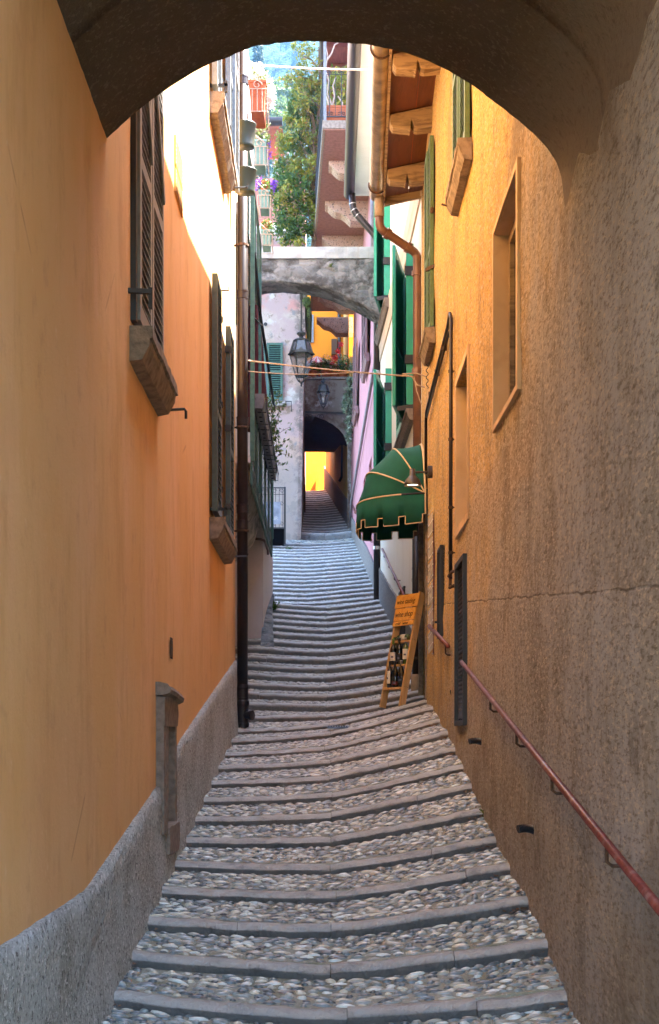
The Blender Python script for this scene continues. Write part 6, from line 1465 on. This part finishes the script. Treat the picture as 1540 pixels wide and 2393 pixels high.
c, fr_ = shelfp[1]; bottle(c-wdir*.105+fr_*.01, 'bottle with a bright green neck and cream label, left on the middle shelf', gd, lw, cg, 0, labz=(.05,.15)); bottle(c-wdir*.0+fr_*.0, 'black capped bottle with a black label, middle of the middle shelf', gd, lk, ck_, 0, labz=(.03,.13)); bottle(c+wdir*.095-fr_*.02, 'silver necked bottle with a tall cream label, right on the middle shelf', gg_, lw, cw_, 0, labz=(.06,.18))
c, fr_ = shelfp[0]; bottle(c-wdir*.10+fr_*.0, 'square shouldered dark bottle with a cream side label, left on the bottom shelf', gd, lw, ck_, 0, rot=-.7, labz=(.05,.20)); bottle(c+wdir*.0+fr_*.0, 'rounded dark bottle with a small red oval label, middle of the bottom shelf', gd, lr, ck_, 1, labz=(.03,.07)); bottle(c+wdir*.10-fr_*.01, 'rounded dark bottle with a white neck band, right on the bottom shelf', gd, lk, cw_, 1, labz=(.05,.12))
c, fr_ = shelfp[2]; bottle(c+wdir*.125+Vector((0,0,.038))+fr_*.01, 'green bottle lying on its side on the top ladder shelf', gg_, lw, cw_, 0, lie=tuple(-wdir)); bottle(c+wdir*.11+Vector((0,0,.038))-fr_*.07, 'second lying bottle behind the front one on the top ladder shelf', gd, lw, cw_, 0, lie=tuple(-wdir))

# ================================================================== grating, weeds, litter
dg = 15.2; 
gx0, gx1 = (765-CX)*dg/F, (872-CX)*dg/F
kk = max([i for i, d in enumerate(dk) if d <= dg]); dga = dk[kk]+.17; dgb = min(dk[kk+1]-.05, dga+.30)
gr = thing('drain_grating', ((gx0+gx1)/2, (dga+dgb)/2, G(.3, dga)), 'rectangular steel drain grating set in the steps below the ladder', 'grating')
def trz(x, y): 
    x = .2
    d0, d1 = dk[kk], dk[kk+1]; t = (y-d0)/(d1-d0); return (G(x, d0)+.060)*(1-t)+G(x, d1)*t+.022
q = MB()
q.bar((gx0, dga, trz(gx0,dga)), (gx1, dga, trz(gx1,dga)), .02, .02); q.bar((gx0, dgb, trz(gx0,dgb)), (gx1, dgb, trz(gx1,dgb)), .02, .02); q.bar((gx0, dga, trz(gx0,dga)), (gx0, dgb, trz(gx0,dgb)), .02, .02); q.bar((gx1, dga, trz(gx1,dga)), (gx1, dgb, trz(gx1,dgb)), .02, .02); q.build('rim', MAT['gratesteel'], gr)
q = MB()
for i in range(1, 18): x = gx0+(gx1-gx0)*i/18; q.bar((x, dga, trz(x,dga)), (x, dgb, trz(x,dgb)), .010, .018)
q.build('bar', MAT['gratesteel'], gr)
q = MB(); q.add([(gx0, dga, trz(gx0,dga)-.012), (gx1, dga, trz(gx1,dga)-.012), (gx1, dgb, trz(gx1,dgb)-.012), (gx0, dgb, trz(gx0,dgb)-.012)], [(0,1,2,3)]); q.build('pit', MAT['black'], gr)
for i, (px, py, d_, r, lab) in enumerate([(922, 1500, None, .09, 'small leafy weed growing by the wall just left of the ladder'), (1075, 1797, None, .035, 'tiny weed at the foot of the rough wall on the right'), (1135, 1912, None, .05, 'small green weed at the foot of the rough wall, nearest the viewer'), (637, 1432, None, .14, 'clump of moss and weeds at the foot of the pale corner on the left'), (610, 1583, None, .05, 'tiny weed between the steps near the left corner'), (676, 1290, None, .10, 'small weed on the upper steps near the iron gate'), (773, 625, 23.95, .05, 'tuft of green growing on the face of the stone bridge arch')]):
    if d_ is None: d_ = min(np.arange(5, 36, .02), key=lambda d: abs(CY-G((px-CX)*d/F, d)*F/d-py)); 
    p = U(px, py, float(d_)); t = thing('weed', p, lab, 'weed'); q = MB()
    for k in range(7): a_ = random.random()*6.3; q.tube([p, p+Vector((cos(a_)*r*.4, sin(a_)*r*.4, r*.8)), p+Vector((cos(a_)*r, sin(a_)*r, r*1.3))], .002+.02*r, 4)
    q.build('stem', MAT['leafdk'], t); foliage('leaves', [(p+Vector((0,0,r*.8)), (r, r, r*.8), 70 if i != 3 else 160, r*.22, .2)], MAT['leafdk'] if i in (3, 5) else MAT['leaflt'], t)
# dry leaves in the corners of the steps
q = MB(); V = []
for k in range(420):
    d_ = random.uniform(6, 14); s_ = random.random() < .75; kk_ = max(i for i, dd_ in enumerate(dk) if dd_ <= d_); x = (xR(d_)-abs(random.gauss(0, .05))-.02) if s_ else (xL(d_)+.06+abs(random.gauss(0, .06)))
    d0, d1 = dk[kk_], dk[kk_+1]; 
    if random.random() < .6: d_ = d1-abs(random.gauss(0,.03))-.01
    t = (d_-d0)/(d1-d0); p = Vector((x, d_, (G(x,d0)+.060)*(1-t)+G(x,d1)*t+.02)); a_ = random.random()*6.3; l_ = random.uniform(.006,.016); u_ = Vector((cos(a_), sin(a_), random.uniform(-.4,.5)))*l_; v_ = Vector((-sin(a_), cos(a_), random.uniform(-.4,.5)))*l_*.6
    q.add([p-u_, p+v_, p+u_, p-v_], [(0,1,2,3)])
o = q.build('dry_leaves', leafm('dry_leaves', [(.16,.07,.03),(.25,.12,.05),(.10,.05,.03),(.30,.18,.09)])); tag(o, 'brown dry leaves and crumbs gathered in the corners of the steps', 'dry leaves', kind='stuff')

# ================================================================== HAZE in the valley air
q = MB(); q.box(-260, 260, -45, 345, -6, 202)
hz = bpy.data.materials.new('haze_air'); hz.use_nodes = True; ht_ = hz.node_tree; ht_.nodes.remove(ht_.nodes['Principled BSDF'])
pv = ht_.nodes.new('ShaderNodeVolumePrincipled'); pv.inputs['Color'].default_value = (.22,.50,1,1); pv.inputs['Density'].default_value = .00042; pv.inputs['Anisotropy'].default_value = .2
ht_.links.new(pv.outputs[0], ht_.nodes['Material Output'].inputs['Volume'])
o = q.build('haze', hz); tag(o, kind='stuff')
